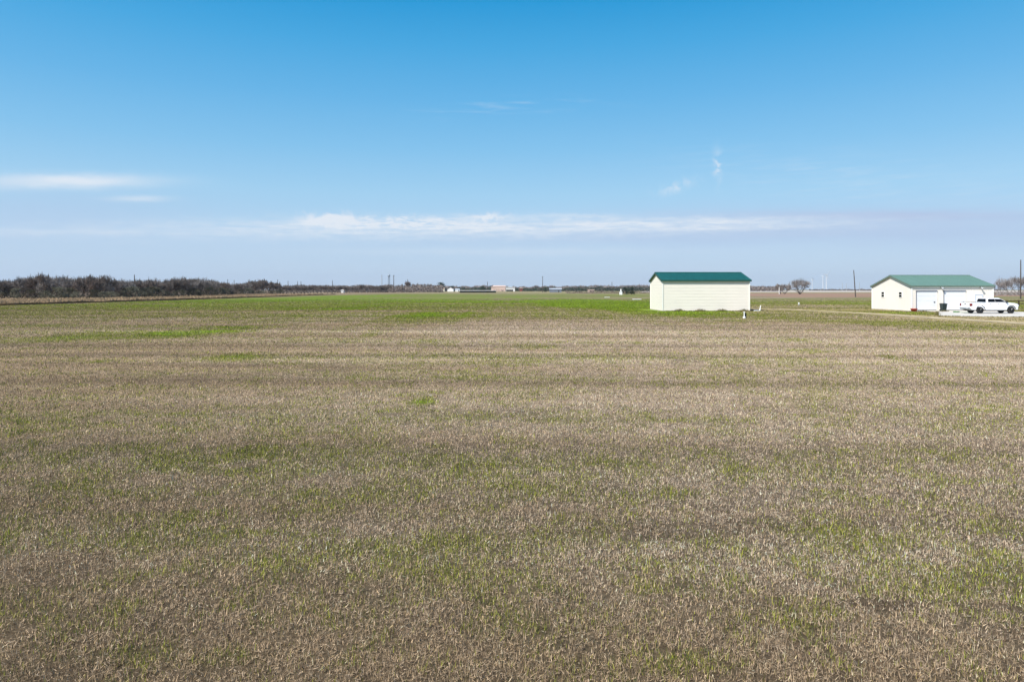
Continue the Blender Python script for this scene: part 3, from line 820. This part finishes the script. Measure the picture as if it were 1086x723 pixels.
VAR = []
for i, (sd, st, up, tm) in enumerate(((1, 5, .45, 'twig'), (2, 6, .35, 'twig'), (3, 4, .55, 'twig_pink'), (4, 7, .3, 'twig'), (5, 5, .5, 'twig_pink'), (6, 6, .4, 'twig_pale'))):
    L, T = bare_tree(sd, 7.0, 8.0, st, 2600, .05, up)
    VAR.append(('mesquite_tree', me_of(L, 'trunk', 'bark'), me_of(T, 'crown', tm), 7.0))
VARS = []
for i in range(3):
    L, T = leafy(20 + i, 3.4, 5.0, 1500, .16)
    VARS.append(('scrub_bush', me_of(L, 'trunk', 'bark'), me_of(T, 'crown', 'olive'), 3.4))
# sturdier twigs for trees several hundred metres away
VARF = []
for i, (sd, st, up, tm) in enumerate(((11, 4, .55, 'twig'), (12, 5, .45, 'twig'), (13, 3, .65, 'twig_pink'))):
    L, T = bare_tree(sd, 8.0, 9.0, st, 1500, .12, up)
    VARF.append(('mesquite_tree', me_of(L, 'trunk', 'bark'), me_of(T, 'crown', tm), 8.0))
VARO = []
for i in range(2):
    L, T = leafy(40 + i, 8.0, 10.0, 1800, .34, .15)
    VARO.append(('live_oak', me_of(L, 'trunk', 'bark'), me_of(T, 'crown', 'oak'), 8.0))

def tree(var, x, y, h, label, cat, group=None, wid=1.0, rz=None, z=0, seed=0):
    name, tm, cm, h0 = var
    s = h / h0
    r = empty(name, (x, y, z), label, cat, group, rz if rz is not None else (seed * 2.399) % 6.28)
    for nm, me in (('trunk', tm), ('crown', cm)):
        o = bpy.data.objects.new(nm, me); COL.objects.link(o); o.parent = r; o.scale = (s * wid, s * wid, s)
    return r

def interp(tab, x):
    for (a, b), (c, d) in zip(tab, tab[1:]):
        if a <= x <= c: return b + (d - b) * (x - a) / (c - a)
    return tab[0][1] if x < tab[0][0] else tab[-1][1]

TOPS = [(-60, 297), (0, 297.5), (25, 294), (50, 290.5), (60, 293), (75, 294.5), (90, 290.5), (103, 292.5), (120, 297), (140, 297.5), (155, 295), (168, 294.5), (180, 297.5), (196, 292.8), (208, 294),
        (216, 294.5), (230, 299), (245, 301), (262, 299.5), (276, 296.3), (288, 298.5), (300, 301), (312, 302), (340, 301.5), (355, 302.2), (400, 302.2), (412, 301.5)]
BASE = [(-60, 212), (0, 207), (110, 209), (150, 235), (200, 265), (250, 340), (310, 470), (410, 720)]
rr = random.Random(12)
x = -50.0; k = 0
while x < 412:
    d = interp(BASE, x) * rr.uniform(.99, 1.05)
    top = interp(TOPS, x)
    h = HT(top, d) * rr.uniform(.84, 1.1)
    X, Y = AT(x, d)
    v = VAR[rr.choice((0, 1, 2, 3, 4, 5, 5))]
    if d > 380: v = VARF[rr.randrange(3)]
    if x < 112: lab, g = 'bare grey brown mesquite tree packed in the tallest thicket nearest the left edge', 'mesquites of the thicket by the left edge'
    elif x < 235: lab, g = 'bare brownish mesquite tree in the middle run of thicket behind the tan bank', 'mesquites of the middle thicket'
    elif x < 330: lab, g = 'bare low mesquite tree in the thinning end of the thicket under the small poles', 'mesquites of the thinning thicket'
    else: lab, g = 'small far bare mesquite tree in the low line left of the tall poles', 'mesquites of the low far line'
    tree(v, X, Y, h, lab, 'tree', g, rr.uniform(.7, 1.1), seed=k, z=.3 if d < 400 else 0)
    if d < 420 and k % 3 != 2:       # a second row behind, seen over and through the first
        d2 = d * rr.uniform(1.1, 1.22); X2, Y2 = AT(x + rr.uniform(2, 6), d2)
        tree(VAR[rr.randrange(6)] if d2 < 400 else VARF[rr.randrange(3)], X2, Y2, HT(top + rr.uniform(-.3, 2), d2), lab, 'tree', g, rr.uniform(.8, 1.2), seed=k + 50, z=.3)
    k += 1
    x += 6.0 * 230 / d * rr.uniform(.75, 1.25) * (1 if d < 400 else 1.35)
# olive scrub at the foot of the thicket
x = -45.0; k = 0
while x < 300:
    d = interp(BASE, x) * rr.uniform(.955, 1.0); X, Y = AT(x, d)
    tree(VARS[k % 3], X, Y, rr.uniform(1.8, 3.6), 'low olive green scrub bush at the foot of the bare thicket', 'bush', 'scrub bushes in front of the thicket', rr.uniform(.9, 1.5), seed=k, z=.35)
    k += 1; x += rr.uniform(6, 15) * 230 / d

# a deep mass of twigs behind the front rows
def mass(name, px0, px1, dist, tops, n, m, label, wid, seed, basez=0.0, deep=60, ln=1.6, dark=False, lowt=.1):
    r = random.Random(seed); mb = MB()
    for i in range(n):
        px = r.uniform(px0, px1); d = dist(px) + r.uniform(0, deep); X, Y = AT(px, d)
        top = HT(tops(px), d) * (.9 + .12 * math.sin(X * .35 + 1.3 * math.sin(X * .11)))
        z = basez + (top - basez) * (max(.02, r.uniform(lowt, 1)) ** .8)
        L = ln * r.uniform(.5, 1.2)
        dd = Vector((r.uniform(-1, 1), r.uniform(-1, 1), r.uniform(-.1, 1.2))).normalized() * L
        w = wid * r.uniform(.5, 1.3); a = r.uniform(0, PI)
        sd = Vector((math.cos(a) * w, math.sin(a) * w, r.uniform(-.3, .3) * w))
        p = Vector((X, Y, max(.05, z - L * .6)))
        mb.add([p - sd, p + sd, p + dd], [(0, 1, 2)])
    return tag(mb.build(name, m), label, 'brush', kind='stuff')
mass('thicket', -60, 330, lambda p: interp(BASE, p) * 1.06, lambda p: interp(TOPS, p) + 3.6, 24000, 'twig', 'dense grey brown brush filling the thicket behind the front mesquites', .11, 5, .3, 45, 1.5)
mass('far_brush', 300, 470, lambda p: 735, lambda p: 301.9 + .5 * math.sin(p * .21), 24000, 'twig', 'low far brush line left of the houses', .42, 6, 0, 60, 2.0, lowt=-.15)
FT = [(455, 303.2), (487, 303.8), (500, 303.9), (508, 303), (520, 303), (528, 304), (560, 304.4), (566, 303.3), (574, 304), (582, 303), (590, 304), (600, 303.6), (620, 303.2), (634, 302.8), (645, 303.2), (654, 303.8), (664, 303), (680, 302.4), (700, 303.4), (790, 303.4), (806, 303.9), (830, 304.3)]
mass('far_brush', 455, 830, lambda p: 1180, lambda p: interp(FT, p) - .9, 34000, 'twig', 'grey far brush line along the horizon behind the houses and shed', .8, 7, 0, 120, 3.6)
mass('far_woodland', 480, 700, lambda p: 1130, lambda p: interp(FT, p) + .5, 6000, 'oak', 'dark green far trees mixed through the brush along the horizon', .6, 8, 0, 60, 3.2)
mass('far_hedgerow', 858, 1060, lambda p: 1700, lambda p: 306.1 + .5 * math.sin(p * .6) * math.sin(p * .17), 5000, 'twig', 'thin dark tree line on the horizon behind the ploughed field', .8, 9, 0, 120, 4)
mass('roadside_brush', 600, 700, lambda p: 560, lambda p: 308.8 + .5 * math.sin(p * .5), 2600, 'twig_pink', 'low reddish brown brush strip left of the cream shed', .2, 10, 0, 40, 1.2)

# individual far trees
for i, (px, d, top, wid, var, lab) in enumerate((
    (412, 800, 300.6, .85, VARF[0], 'bare grey tree under the far water tower'),
    (424, 780, 300.8, .8, VARF[1], 'bare grey tree just right of the dark tall pole'),
    (432, 790, 297.8, .75, VARF[2], 'taller pointed bare tree between the tall poles and the houses'),
    (442, 800, 300, .95, VARF[1], 'rounded bare tree second to the left of the cream house'),
    (452, 810, 299.6, 1.1, VARF[0], 'broad bare brown tree closest to the left of the cream house'))):
    tree(var, *AT(px, d), HT(top, d), lab, 'tree', None, wid, seed=i * 3)
tree(VARO[0], *AT(467, 1060), HT(299.3, 1060), 'round dark evergreen tree rising behind the cream house', 'tree', None, .95)
tree(VARO[1], *AT(512, 1050), HT(303.0, 1050), 'dark evergreen tree just left of the pinkish building', 'tree', None, .9)
tree(VARO[0], *AT(480, 1080), HT(303.2, 1080), 'low dark evergreen tree behind the white gabled house', 'tree', None, 1.2, rz=2)
tree(VARO[1], *AT(578, 800), HT(304.2, 800), 'dark evergreen tree behind the lone far pole in the middle', 'tree', None, .7, rz=1)
tree(VARO[0], *AT(662.5, 400), HT(304.3, 400), 'small grey green oak next to the white well house', 'tree', None, .75)
tree(VARO[1], *AT(669.5, 405), HT(303.8, 405), 'second grey green oak, closer to the cream shed', 'tree', None, .75)
# the bare trees right of the shed
def special(seed, h, w, stems, tw, n, m, up):
    L, T = bare_tree(seed, h, w, stems, n, tw, up); return ('bare_tree', me_of(L, 'trunk', 'bark'), me_of(T, 'crown', m), h)
tree(special(38, 10.0, 12.5, 7, .06, 3000, 'twig_pale', .42), *AT(848.5, 434), HT(294.8, 434), 'wide bare tree standing alone before the ploughed field, right of the shed', 'tree', None, 1.0, rz=0)
tree(special(32, 7.0, 9, 6, .07, 2600, 'twig_pale', .35), *AT(832, 470), HT(300.3, 470), 'low grey bare bush beside the lone wide bare tree', 'bush', None, 1.0, rz=0)
tree(special(34, 6.0, 5, 5, .07, 1000, 'twig', .5), *AT(827.5, 480), HT(300.6, 480), 'narrow bare bush touching the slim white post', 'bush', None, 1.0, rz=1)
vp = special(33, 10.0, 11.0, 4, .06, 2000, 'twig_pale', .55)
for i, (px, d, top, wid, lab) in enumerate(((1061, 400, 297, .7, 'small pale bare tree right behind the garage end'), (1070, 380, 292.6, .9, 'tall pale bare tree between garage and pole'),
                                       (1081, 360, 291, .95, 'tall pale bare tree behind the pole at the right edge'), (1094, 350, 292, 1, 'pale bare tree cut off by the right edge'))):
    tree(vp, *AT(px, d), HT(top, d), lab, 'tree', None, wid, seed=i * 2 + 1)
mass('roadside_brush', 1052, 1110, lambda p: 330, lambda p: 308.6, 2500, 'twig_pale', 'low pale brush under the bare trees at the right edge', .14, 12, 0, 60, 1.1)

# ------------------------------------------------------------------ poles, fence, turbines, water tower
def pole(px, d, top, rad, label, arm=True, lean=0, name='utility_pole', rz=.3, group=None, m='wood_pole'):
    h = HT(top, d); x, y = AT(px, d)
    r = empty(name, (x, y, 0), label, 'pole', group, rz)
    MB().tube((0, 0, -.2), (lean, 0, h), rad, rad * .65, n=8).build('shaft', m, r)
    if arm:
        MB().box(lean - 1.1, lean + 1.1, -.08, .08, h - .7, h - .52).build('crossarm', m, r)
        for s in (-1, -.5, 1): MB().tube((lean + s, 0, h - .5), (lean + s, 0, h - .3), .06, n=6).build('insulator', 'galv', r)
    return r
pole(907.4, 271, 286.5, .22, 'leaning dark wooden pole standing alone left of the garage', False, -.75, rz=0)
pole(1082.4, 217, 275.5, .2, 'tall straight dark pole at the right edge behind the pickup', False, .05, rz=0)
pole(575.5, 724, 293, .38, 'lone dark pole on the horizon in the middle of the photo', True)
pole(417.6, 700, 291.8, .42, 'dark tall pole right of the far water tower', True)
pole(405, 900, 291.2, .55, 'grey tall pole left of the far water tower', False, m='galv')
pole(142.6, 262, 291.3, .2, 'short pole rising out of the thicket near the left', False)
G = 'small poles behind the thicket'
for px, top, lab in ((241.5, 296, 'pole first from left of the small poles above the thinning thicket'), (248.3, 297, 'pole second from left of the small poles above the thinning thicket'),
                     (264.5, 296.4, 'small pole directly left of the rounded crown in the thinning thicket'), (294.5, 296.4, 'small pole directly right of the rounded crown in the thinning thicket'),
                     (305.5, 298, 'small pole in the low thicket, second after the rounded crown'), (315.6, 298.2, 'left one of two small poles standing close together'),
                     (319.2, 298.4, 'right one of two small poles standing close together'), (352.6, 297.3, 'small pole alone above the low far tree line'),
                     (432.3, 296.2, 'small pole above the pointed tree left of the houses'), (517, 298.8, 'small pole over the dark tree left of the pinkish building'),
                     (649, 299, 'small thin pole over the brush left of the cream shed')):
    d = 560 if px < 400 else 900
    pole(px, d, top, .0005 * d, lab, False, group=G)
pole(1047, 900, 299.5, .3, 'thin far pole on the horizon right behind the garage roof', False) if False else None
for px, top, lab in ((893.4, 299.6, 'thin hazy pole between the turbines and the leaning pole'), (897.8, 301, 'shorter thin hazy pole just left of the leaning pole'), (911.5, 299, 'thin hazy pole just right of the leaning pole')):
    pole(px, 1600, top, .6, lab, False, group='thin poles on the horizon', m='galv')
# slim white post by the bush
x, y = AT(826.4, 440)
r = empty('white_post', (x, y, 0), 'slim white post with grey cap beside the narrow bush right of the shed', 'post')
MB().tube((0, 0, 0), (0, 0, 4.6), .2, .16, 8).build('post_shaft', 'pvc', r); MB().box(-.3, .3, -.2, .2, 4.6, 4.85).build('post_cap', 'galv', r)

def water_tower():
    d = 1500; x, y = AT(412.5, d); h = HT(290.8, d)
    r = empty('water_tower', (x, y, 0), 'far hazy water tower with a small tank between two tall poles', 'water tower')
    MB().lathe([(0, h - 5.5), (1.5, h - 5.2), (2.9, h - 4), (2.9, h - 1.6), (1.4, h - .3), (0, h)], n=16).build('tank', 'steel_blue', r, smoothsh=True)
    for k in range(4):
        a = PI / 4 + k * PI / 2
        MB().tube((3.2 * math.cos(a), 3.2 * math.sin(a), 0), (1.9 * math.cos(a), 1.9 * math.sin(a), h - 4.4), .28, n=6).build('leg', 'steel_blue', r)
    MB().tube((0, 0, 0), (0, 0, h - 5), .5, n=8).build('riser', 'steel_blue', r)
water_tower()

def turbine(px, d, hub, ph, blade, lab, yaw=.5):
    x, y = AT(px, d); h = HT(hub, d)
    r = empty('wind_turbine', (x, y, 0), lab, 'wind turbine', 'wind turbines on the horizon', yaw)
    MB().tube((0, 0, 0), (0, 0, h), 2.4, 1.5, 14).build('tower', 'turbine', r)
    MB().box(-1.9, 1.9, -3, 7, h - 1.6, h + 2).build('nacelle', 'turbine', r, bevel=.4)
    hb = MB().lathe([(0, -.01), (1.7, 0), (1.6, 1.6), (0, 2.8)], n=12).build('hub', 'turbine', r, loc=(0, -3, h)); hb.rotation_euler = (PI / 2, 0, 0)
    for k in range(3):
        a = ph + k * 2 * PI / 3; c, s = math.cos(a), math.sin(a)
        b = MB(); sec = [(1.2, 1.1), (5, 2.4), (blade * .5, 1.8), (blade, .7)]
        for (r0, w0), (r1, w1) in zip(sec, sec[1:]):
            vs = []
            for rr_, w in ((r0, w0), (r1, w1)):
                for (u, t) in ((-.4, 0), (.0, .18), (.6, 0), (0, -.18)):
                    uu = u * w * 1.6; vs.append((c * rr_ - s * uu, -4 + t * w, h + s * rr_ + c * uu))
            b.add(vs, [(0, 1, 5, 4), (1, 2, 6, 5), (2, 3, 7, 6), (3, 0, 4, 7), (0, 3, 2, 1), (4, 5, 6, 7)])
        b.build('blade', 'turbine', r)
turbine(876.4, 3400, 291.6, math.radians(47), 31, 'white wind turbine with the clearest blades, a blade pointing up and right', .2)
turbine(872.8, 3700, 293, math.radians(85), 26, 'white wind turbine just left of the one with clearest blades', 1.0)
turbine(861.4, 4200, 296.5, math.radians(20), 24, 'smallest hazy wind turbine just right of the lone bare tree', .8)

# dark rail fence at the right behind the pickup
x0, y0 = 72, 128; x1, y1 = 110, 121
r = empty('rail_fence', (x0, y0, 0), 'dark two rail wooden fence behind the nose of the pickup', 'fence')
n = 15
for k in range(n + 1):
    t = k / n; MB().box(-.08, .08, -.08, .08, -.1, 1.05).build('fence_post', 'wood_dark', r, loc=((x1 - x0) * t, (y1 - y0) * t, 0))
for z in (.45, .92):
    a = Vector((0, -.1, z)); b = Vector((x1 - x0, y1 - y0 - .1, z))
    MB().tube(a, b, .075, n=6).build('rail', 'wood_dark', r)

# ------------------------------------------------------------------ far houses
def house(name, px0, px1, d, top, eave, wall, roof, label, cat, depth=9, windows=2, gable_front=False, door=True):
    xa, y = AT(px0, d); xb, _ = AT(px1, d); W = xb - xa; he = HT(eave, d); ht = HT(top, d)
    r = empty(name, ((xa + xb) / 2, d + depth / 2, 0), label, cat)
    X = W / 2; Y = depth / 2
    if gable_front:
        MB().prism([(-X, -.1), (X, -.1), (X, he), (0, ht), (-X, he)], 'y', -Y, Y).build('wall', wall, r)
        rf = MB()
        for s in (-1, 1): rf.prism([(0, ht + .03), (s * (X + .4), he - .1), (s * (X + .4), he + .2), (0, ht + .33)], 'y', -Y - .4, Y + .4)
    else:
        MB().prism([(-Y, -.1), (Y, -.1), (Y, he), (0, ht), (-Y, he)], 'x', -X, X).build('wall', wall, r)
        rf = MB()
        for s in (-1, 1): rf.prism([(0, ht + .03), (s * (Y + .4), he - .1), (s * (Y + .4), he + .2), (0, ht + .33)], 'x', -X - .4, X + .4)
    rf.build('roof', roof, r)
    for k in range(windows):
        wx = -X + W * (k + .7) / (windows + .6)
        w = MB().box(wx - .6, wx + .6, -Y - .03, -Y + .01, 1.0, 2.2).build('window', 'glass', r)
        MB().box(wx - .7, wx + .7, -Y - .1, -Y + .01, .88, .99).build('sill', 'trim', w)
    if door: MB().box(X * .45, X * .45 + 1.0, -Y - .04, -Y + .01, 0, 2.1).build('door', 'dark', r)
    return r
house('farmhouse', 462.3, 471.3, 1010, 305.2, 306.6, 'house_cream', 'roof_tan', 'cream far house with tan roof in front of the round dark tree', 'house', windows=0, door=False)
house('farmhouse', 474.5, 480.8, 1000, 304.8, 306.6, 'house_white', 'roof_tan', 'white far house with gable end, right of the cream house', 'house', gable_front=True, windows=0, door=False, depth=14)
house('small_barn', 482.8, 487.2, 990, 306.4, 307.2, 'house_white', 'roof_grey', 'tiny white far barn at the left end of the long low shed', 'barn', windows=0)
house('trailer_home', 456.8, 460.8, 960, 305.6, 306.2, 'steel_blue', 'roof_grey', 'small pale grey far trailer left of the cream house', 'trailer', windows=0, depth=4)
house('brick_building', 523, 536, 1080, 302.9, 303.9, 'house_pink', 'house_pink', 'tall pinkish brick far building in the middle of the horizon', 'building', windows=5)
house('brick_annex', 521, 524, 1070, 304, 304.6, 'house_pink', 'roof_tan', 'small pink annex at the left end of the tall pinkish building', 'building', windows=0, depth=5)
house('red_barn', 551, 554.6, 1150, 305.2, 305.9, 'house_red', 'roof_tan', 'small dark red far barn right of the white open shed', 'barn', windows=0, depth=6)
house('low_house', 624, 630.2, 720, 307.2, 307.9, 'house_pink', 'roof_tan', 'small low pink far house between the grey trailer and the white well house', 'house', windows=1, depth=6)
house('grey_warehouse', 583, 595.5, 730, 305.9, 306.6, 'wall_grey', 'roof_grey', 'low blue grey far shed with pale roof right of the lone pole', 'shed', windows=0, depth=6)
# white open shed with dark front
d = 1060; xa, _ = AT(536.5, d); xb, _ = AT(546, d); W = xb - xa
r = empty('open_shed', ((xa + xb) / 2, d, 0), 'white far open fronted shed touching the pinkish building', 'shed')
MB().box(-W/2, W/2, 6, 6.3, 0, 4.5).box(-W/2, -W/2 + .3, -2, 6, 0, 5).box(W/2 - 2.4, W/2, -2, 6, 0, 5).box(-W/2, W/2, -2.2, -2.01, 3.0, 5.0).build('wall', 'house_white', r)
MB().prism([(-3, 5.6), (6.6, 4.6), (6.6, 4.9), (-3, 6.6)], 'x', -W/2 - .3, W/2 + .3).build('roof', 'house_white', r)
# long low shed: pale roof over dark open sides
d = 640; xa, _ = AT(487.5, d); xb, _ = AT(526, d); W = xb - xa
r = empty('long_low_shed', ((xa + xb) / 2, d, 0), 'very long low far shed with pale roof line and dark open side', 'shed')
MB().box(-W/2 - .3, W/2 + .3, -3, 3, 1.85, 2.2).build('roof', 'house_white', r)
MB().box(-W/2, W/2, 1, 1.3, 0, 1.85).box(-W/2, W/2, -2.2, -1.6, 0, .8).build('wall', 'hedge', r)
for k in range(12):
    px_ = -W/2 + .2 + (W - .4) * k / 11; MB().box(px_ - .1, px_ + .1, -2.8, -2.6, 0, 1.849).build('post', 'wood_dark', r)
# white well house
d = 395; x, y = AT(658.4, d)
r = empty('well_house', (x, y, 0), 'slim white well house with narrow top left of the two grey green oaks', 'well house')
MB().box(-.75, .75, -.7, .7, 0, 1.5).build('wall', 'house_white', r); MB().box(-.3, .3, -.3, .3, 1.5, 3.3).build('chimney', 'house_white', r)
MB().prism([(-.9, 1.5), (.9, 1.5), (.31, 2.0), (-.31, 2.0)], 'y', -.8, -.31).build('roof', 'house_white', r)
# little white shed by the far line, left
house('small_white_shed', 361.6, 364.8, 640, 307.4, 308.2, 'house_white', 'house_white', 'tiny white far shed below the low brush line on the left', 'shed', windows=0, depth=3, door=False)

# ------------------------------------------------------------------ haze
def haze():
    o = MB().box(-6000, 6000, -300, 6400, -1.5, 130).build('haze', 'glass')
    m, nt, out = new_mat('air')
    v = nt.nodes.new('ShaderNodeVolumePrincipled'); v.inputs['Color'].default_value = (.72, .82, 1, 1); v.inputs['Density'].default_value = .00006
    v.inputs['Anisotropy'].default_value = .2
    nt.links.new(v.outputs[0], out.inputs['Volume'])
    o.data.materials.clear(); o.data.materials.append(m)
    tag(o, 'pale blue distance haze over the plain', 'haze', kind='stuff')
HAZE = True
if HAZE: haze()

# ------------------------------------------------------------------ light and sky
SUN = Vector((-.76, -.65, 0)).normalized()
EL = math.radians(47)
sd = Vector((SUN.x * math.cos(EL), SUN.y * math.cos(EL), math.sin(EL)))
l = bpy.data.lights.new('sun', 'SUN'); l.energy = 4.6; l.angle = math.radians(.5); l.color = (1, .95, .87)
lo = bpy.data.objects.new('sun', l); COL.objects.link(lo)
lo.rotation_euler = sd.to_track_quat('Z', 'Y').to_euler()
W = bpy.data.worlds.new('World'); S.world = W; W.use_nodes = True
nt = W.node_tree; nt.nodes.clear()
out = nt.nodes.new('ShaderNodeOutputWorld'); bg = nt.nodes.new('ShaderNodeBackground'); bg.inputs['Strength'].default_value = .1
sky = nt.nodes.new('ShaderNodeTexSky'); sky.sky_type = 'NISHITA'; sky.sun_disc = False
sky.sun_elevation = EL; sky.sun_rotation = math.atan2(SUN.x, SUN.y)
sky.air_density = 1.0; sky.dust_density = .4; sky.ozone_density = 2.0
tc = nt.nodes.new('ShaderNodeTexCoord')
sep = nt.nodes.new('ShaderNodeSeparateXYZ'); nt.links.new(tc.outputs['Generated'], sep.inputs[0])
def math_(op, a, b=None, c=None):
    n = nt.nodes.new('ShaderNodeMath'); n.operation = op
    for i, v in enumerate((a, b, c)):
        if v is None: continue
        if isinstance(v, (int, float)): n.inputs[i].default_value = v
        else: nt.links.new(v, n.inputs[i])
    return n.outputs[0]
az = math_('ARCTAN2', sep.outputs[0], sep.outputs[1]); el = math_('ARCSINE', sep.outputs[2])
def noise(sa, se, scale=1, detail=5, w=0, dist=0.0):
    c = nt.nodes.new('ShaderNodeCombineXYZ'); nt.links.new(math_('MULTIPLY', az, sa), c.inputs[0]); nt.links.new(math_('MULTIPLY', el, se), c.inputs[1]); c.inputs[2].default_value = w
    n = nt.nodes.new('ShaderNodeTexNoise'); n.inputs['Scale'].default_value = scale; n.inputs['Detail'].default_value = detail; n.inputs['Roughness'].default_value = .6; n.inputs['Distortion'].default_value = dist
    nt.links.new(c.outputs[0], n.inputs['Vector']); return n.outputs['Fac']
def smap(v, a, b, lo=0, hi=1):
    n = nt.nodes.new('ShaderNodeMapRange'); n.interpolation_type = 'SMOOTHSTEP'
    for k, x in (('From Min', a), ('From Max', b), ('To Min', lo), ('To Max', hi)): n.inputs[k].default_value = x
    nt.links.new(v, n.inputs['Value']); return n.outputs[0]
def azof(px): return math.atan((px - 543) / F)
def elof(px, py): return math.atan((HY - py) / F * math.cos(azof(px)))
def blob(px, py, rx, ry, slope=0.0, wobn=None, wob=0.0):
    """soft elliptical mask round a direction; rx, ry in photo pixels"""
    a0, e0 = azof(px), elof(px, py); c2 = math.cos(a0) ** 2
    sa, se = rx / F * c2, ry / F * math.cos(a0)
    da = math_('SUBTRACT', az, a0); de = math_('SUBTRACT', el, math_('MULTIPLY', math_('COSINE', az), (HY - py) / F))
    if slope: de = math_('SUBTRACT', de, math_('MULTIPLY', da, slope))
    if wobn is not None: de = math_('ADD', de, math_('MULTIPLY', math_('SUBTRACT', wobn, .5), wob))
    q = math_('ADD', math_('POWER', math_('ABSOLUTE', math_('DIVIDE', da, sa)), 2), math_('POWER', math_('ABSOLUTE', math_('DIVIDE', de, se)), 2))
    return math_('EXPONENT', math_('MULTIPLY', q, -1))
nE = noise(45, 260, 1, 6, 11, .4); nA = noise(6, 60, 1, 6); nB = noise(30, 90, 1, 5, 3); nC = noise(14, 160, 1, 6, 7, .3); nD = noise(60, 60, 1, 5, 9, .5)
col = sky.outputs[0]
def tint(col, rgb):
    n = nt.nodes.new('ShaderNodeVectorMath'); n.operation = 'MULTIPLY'; nt.links.new(col, n.inputs[0]); n.inputs[1].default_value = rgb; return n.outputs[0]
def over(col, fac, rgb):
    n = nt.nodes.new('ShaderNodeMix'); n.data_type = 'RGBA'; nt.links.new(fac, n.inputs[0]); nt.links.new(col, n.inputs[6]); n.inputs[7].default_value = (*rgb, 1); return n.outputs[2]
def addm(*ms):
    r_ = ms[0]
    for m_ in ms[1:]: r_ = math_('ADD', r_, m_)
    return math_('MINIMUM', r_, 1.0)
# clear-sky tone: bluer overhead, milky lavender near the horizon
SKYTINT = (1.0, 1.0, 1.0)
col = tint(col, SKYTINT)
WHITE = (5.2, 5.6, 6.1); GREYV = (3.1, 3.85, 5.3)
ramp = nt.nodes.new('ShaderNodeValToRGB'); ramp.color_ramp.interpolation = 'LINEAR'
K_ = 1 / 1.52
stops = [(0.0, (.525, .665, .85)), (.06, (.475, .65, .865)), (.137, (.355, .635, .88)), (.20, (.22, .55, .86)), (.269, (.12, .465, .825)), (.34, (.045, .395, .775)), (.40, (.0, .325, .71)), (.7, (.02, .22, .58)), (1.0, (.02, .16, .48))]
while len(ramp.color_ramp.elements) < len(stops): ramp.color_ramp.elements.new(.5)
for e_, (p_, c_) in zip(ramp.color_ramp.elements, stops): e_.position = p_; e_.color = (*[v * K_ for v in c_], 1)
nt.links.new(el, ramp.inputs[0])
tone = nt.nodes.new('ShaderNodeVectorMath'); tone.operation = 'SCALE'; nt.links.new(ramp.outputs[0], tone.inputs[0]); tone.inputs['Scale'].default_value = 10
mixn = nt.nodes.new('ShaderNodeMix'); mixn.data_type = 'RGBA'; mixn.inputs[0].default_value = .88; nt.links.new(col, mixn.inputs[6]); nt.links.new(tone.outputs[0], mixn.inputs[7]); col = mixn.outputs[2]
# grey violet band low on the right and faint veil left
g1 = math_('MULTIPLY', blob(930, 240, 330, 18, 0.0, nA, .03), .6)
g4 = math_('MULTIPLY', blob(930, 228, 200, 5, -.005, nB, .012), .5)
g2 = math_('MULTIPLY', blob(640, 252, 260, 9, 0.0, nA, .02), .35)
g3 = math_('MULTIPLY', blob(60, 225, 160, 28, 0, nA, .04), .3)
col = over(col, addm(g1, g2, g3, g4), GREYV)
# white clouds
c1 = math_('MULTIPLY', blob(72, 193, 92, 7.0, 0, nB, .008), smap(nA, .3, .6, .75, 1))
c2 = math_('MULTIPLY', blob(147, 211, 30, 3.2, 0, nB, .006), .5)
b1 = math_('MULTIPLY', blob(450, 242.5, 265, 10, .004, nB, .02), math_('MULTIPLY', smap(nC, .3, .62, .4, 1), smap(nE, .3, .6, .55, 1)))
b2 = math_('MULTIPLY', blob(740, 237.5, 155, 6.5, .01, nB, .014), math_('MULTIPLY', smap(nC, .3, .65, .3, .9), smap(nE, .3, .6, .5, 1)))
p1 = math_('MULTIPLY', blob(352, 233, 24, 5.0, 0, nD, .03), 1.5)
p2 = math_('MULTIPLY', blob(515, 230.5, 22, 3.2, 0, nD, .025), .9)
p3 = math_('MULTIPLY', math_('MULTIPLY', blob(420, 236, 70, 5, 0, nD, .03), smap(nE, .35, .6)), .9)
p4 = math_('MULTIPLY', blob(610, 229, 45, 2.2, 0, nD, .01), .4)
w1 = math_('MULTIPLY', math_('MULTIPLY', blob(761, 178, 5, 15, 0), smap(nD, .42, .62)), .55)
w2 = math_('MULTIPLY', math_('MULTIPLY', blob(718, 199, 18, 6, .3), smap(nD, .38, .65)), .5)
w3 = math_('MULTIPLY', blob(60, 246, 120, 3, 0, nB, .01), .25)
w4 = math_('MULTIPLY', blob(540, 267, 180, 4, 0, nB, .012), .25)
w5 = math_('MULTIPLY', blob(900, 190, 180, 22, -.1, nA, .05), math_('MULTIPLY', smap(nC, .4, .75), .2))
w6 = math_('MULTIPLY', blob(540, 118, 90, 6, .05, nB, .03), math_('MULTIPLY', smap(nC, .45, .7), .18))
col = over(col, math_('MULTIPLY', addm(c1, c2, b1, b2, p1, p2, p3, p4, w1, w2, w3, w4, w5, w6), .97), WHITE)
nt.links.new(col, bg.inputs['Color']); nt.links.new(bg.outputs[0], out.inputs['Surface'])

# ------------------------------------------------------------------ camera
cam = bpy.data.cameras.new('camera'); co = bpy.data.objects.new('camera', cam); COL.objects.link(co)
co.location = (0, 0, CAM_H); co.rotation_euler = (PI / 2, 0, 0)
cam.sensor_width = 36; cam.lens = 24.0; cam.shift_y = -(361.5 - HY) / 1086
cam.clip_start = .1; cam.clip_end = 30000
S.camera = co
S.view_settings.view_transform = 'Standard'; S.view_settings.look = 'None'; S.view_settings.gamma = 1; S.view_settings.exposure = 0.6
S.cycles.volume_bounces = 0; S.cycles.max_bounces = 6; S.cycles.transparent_max_bounces = 8
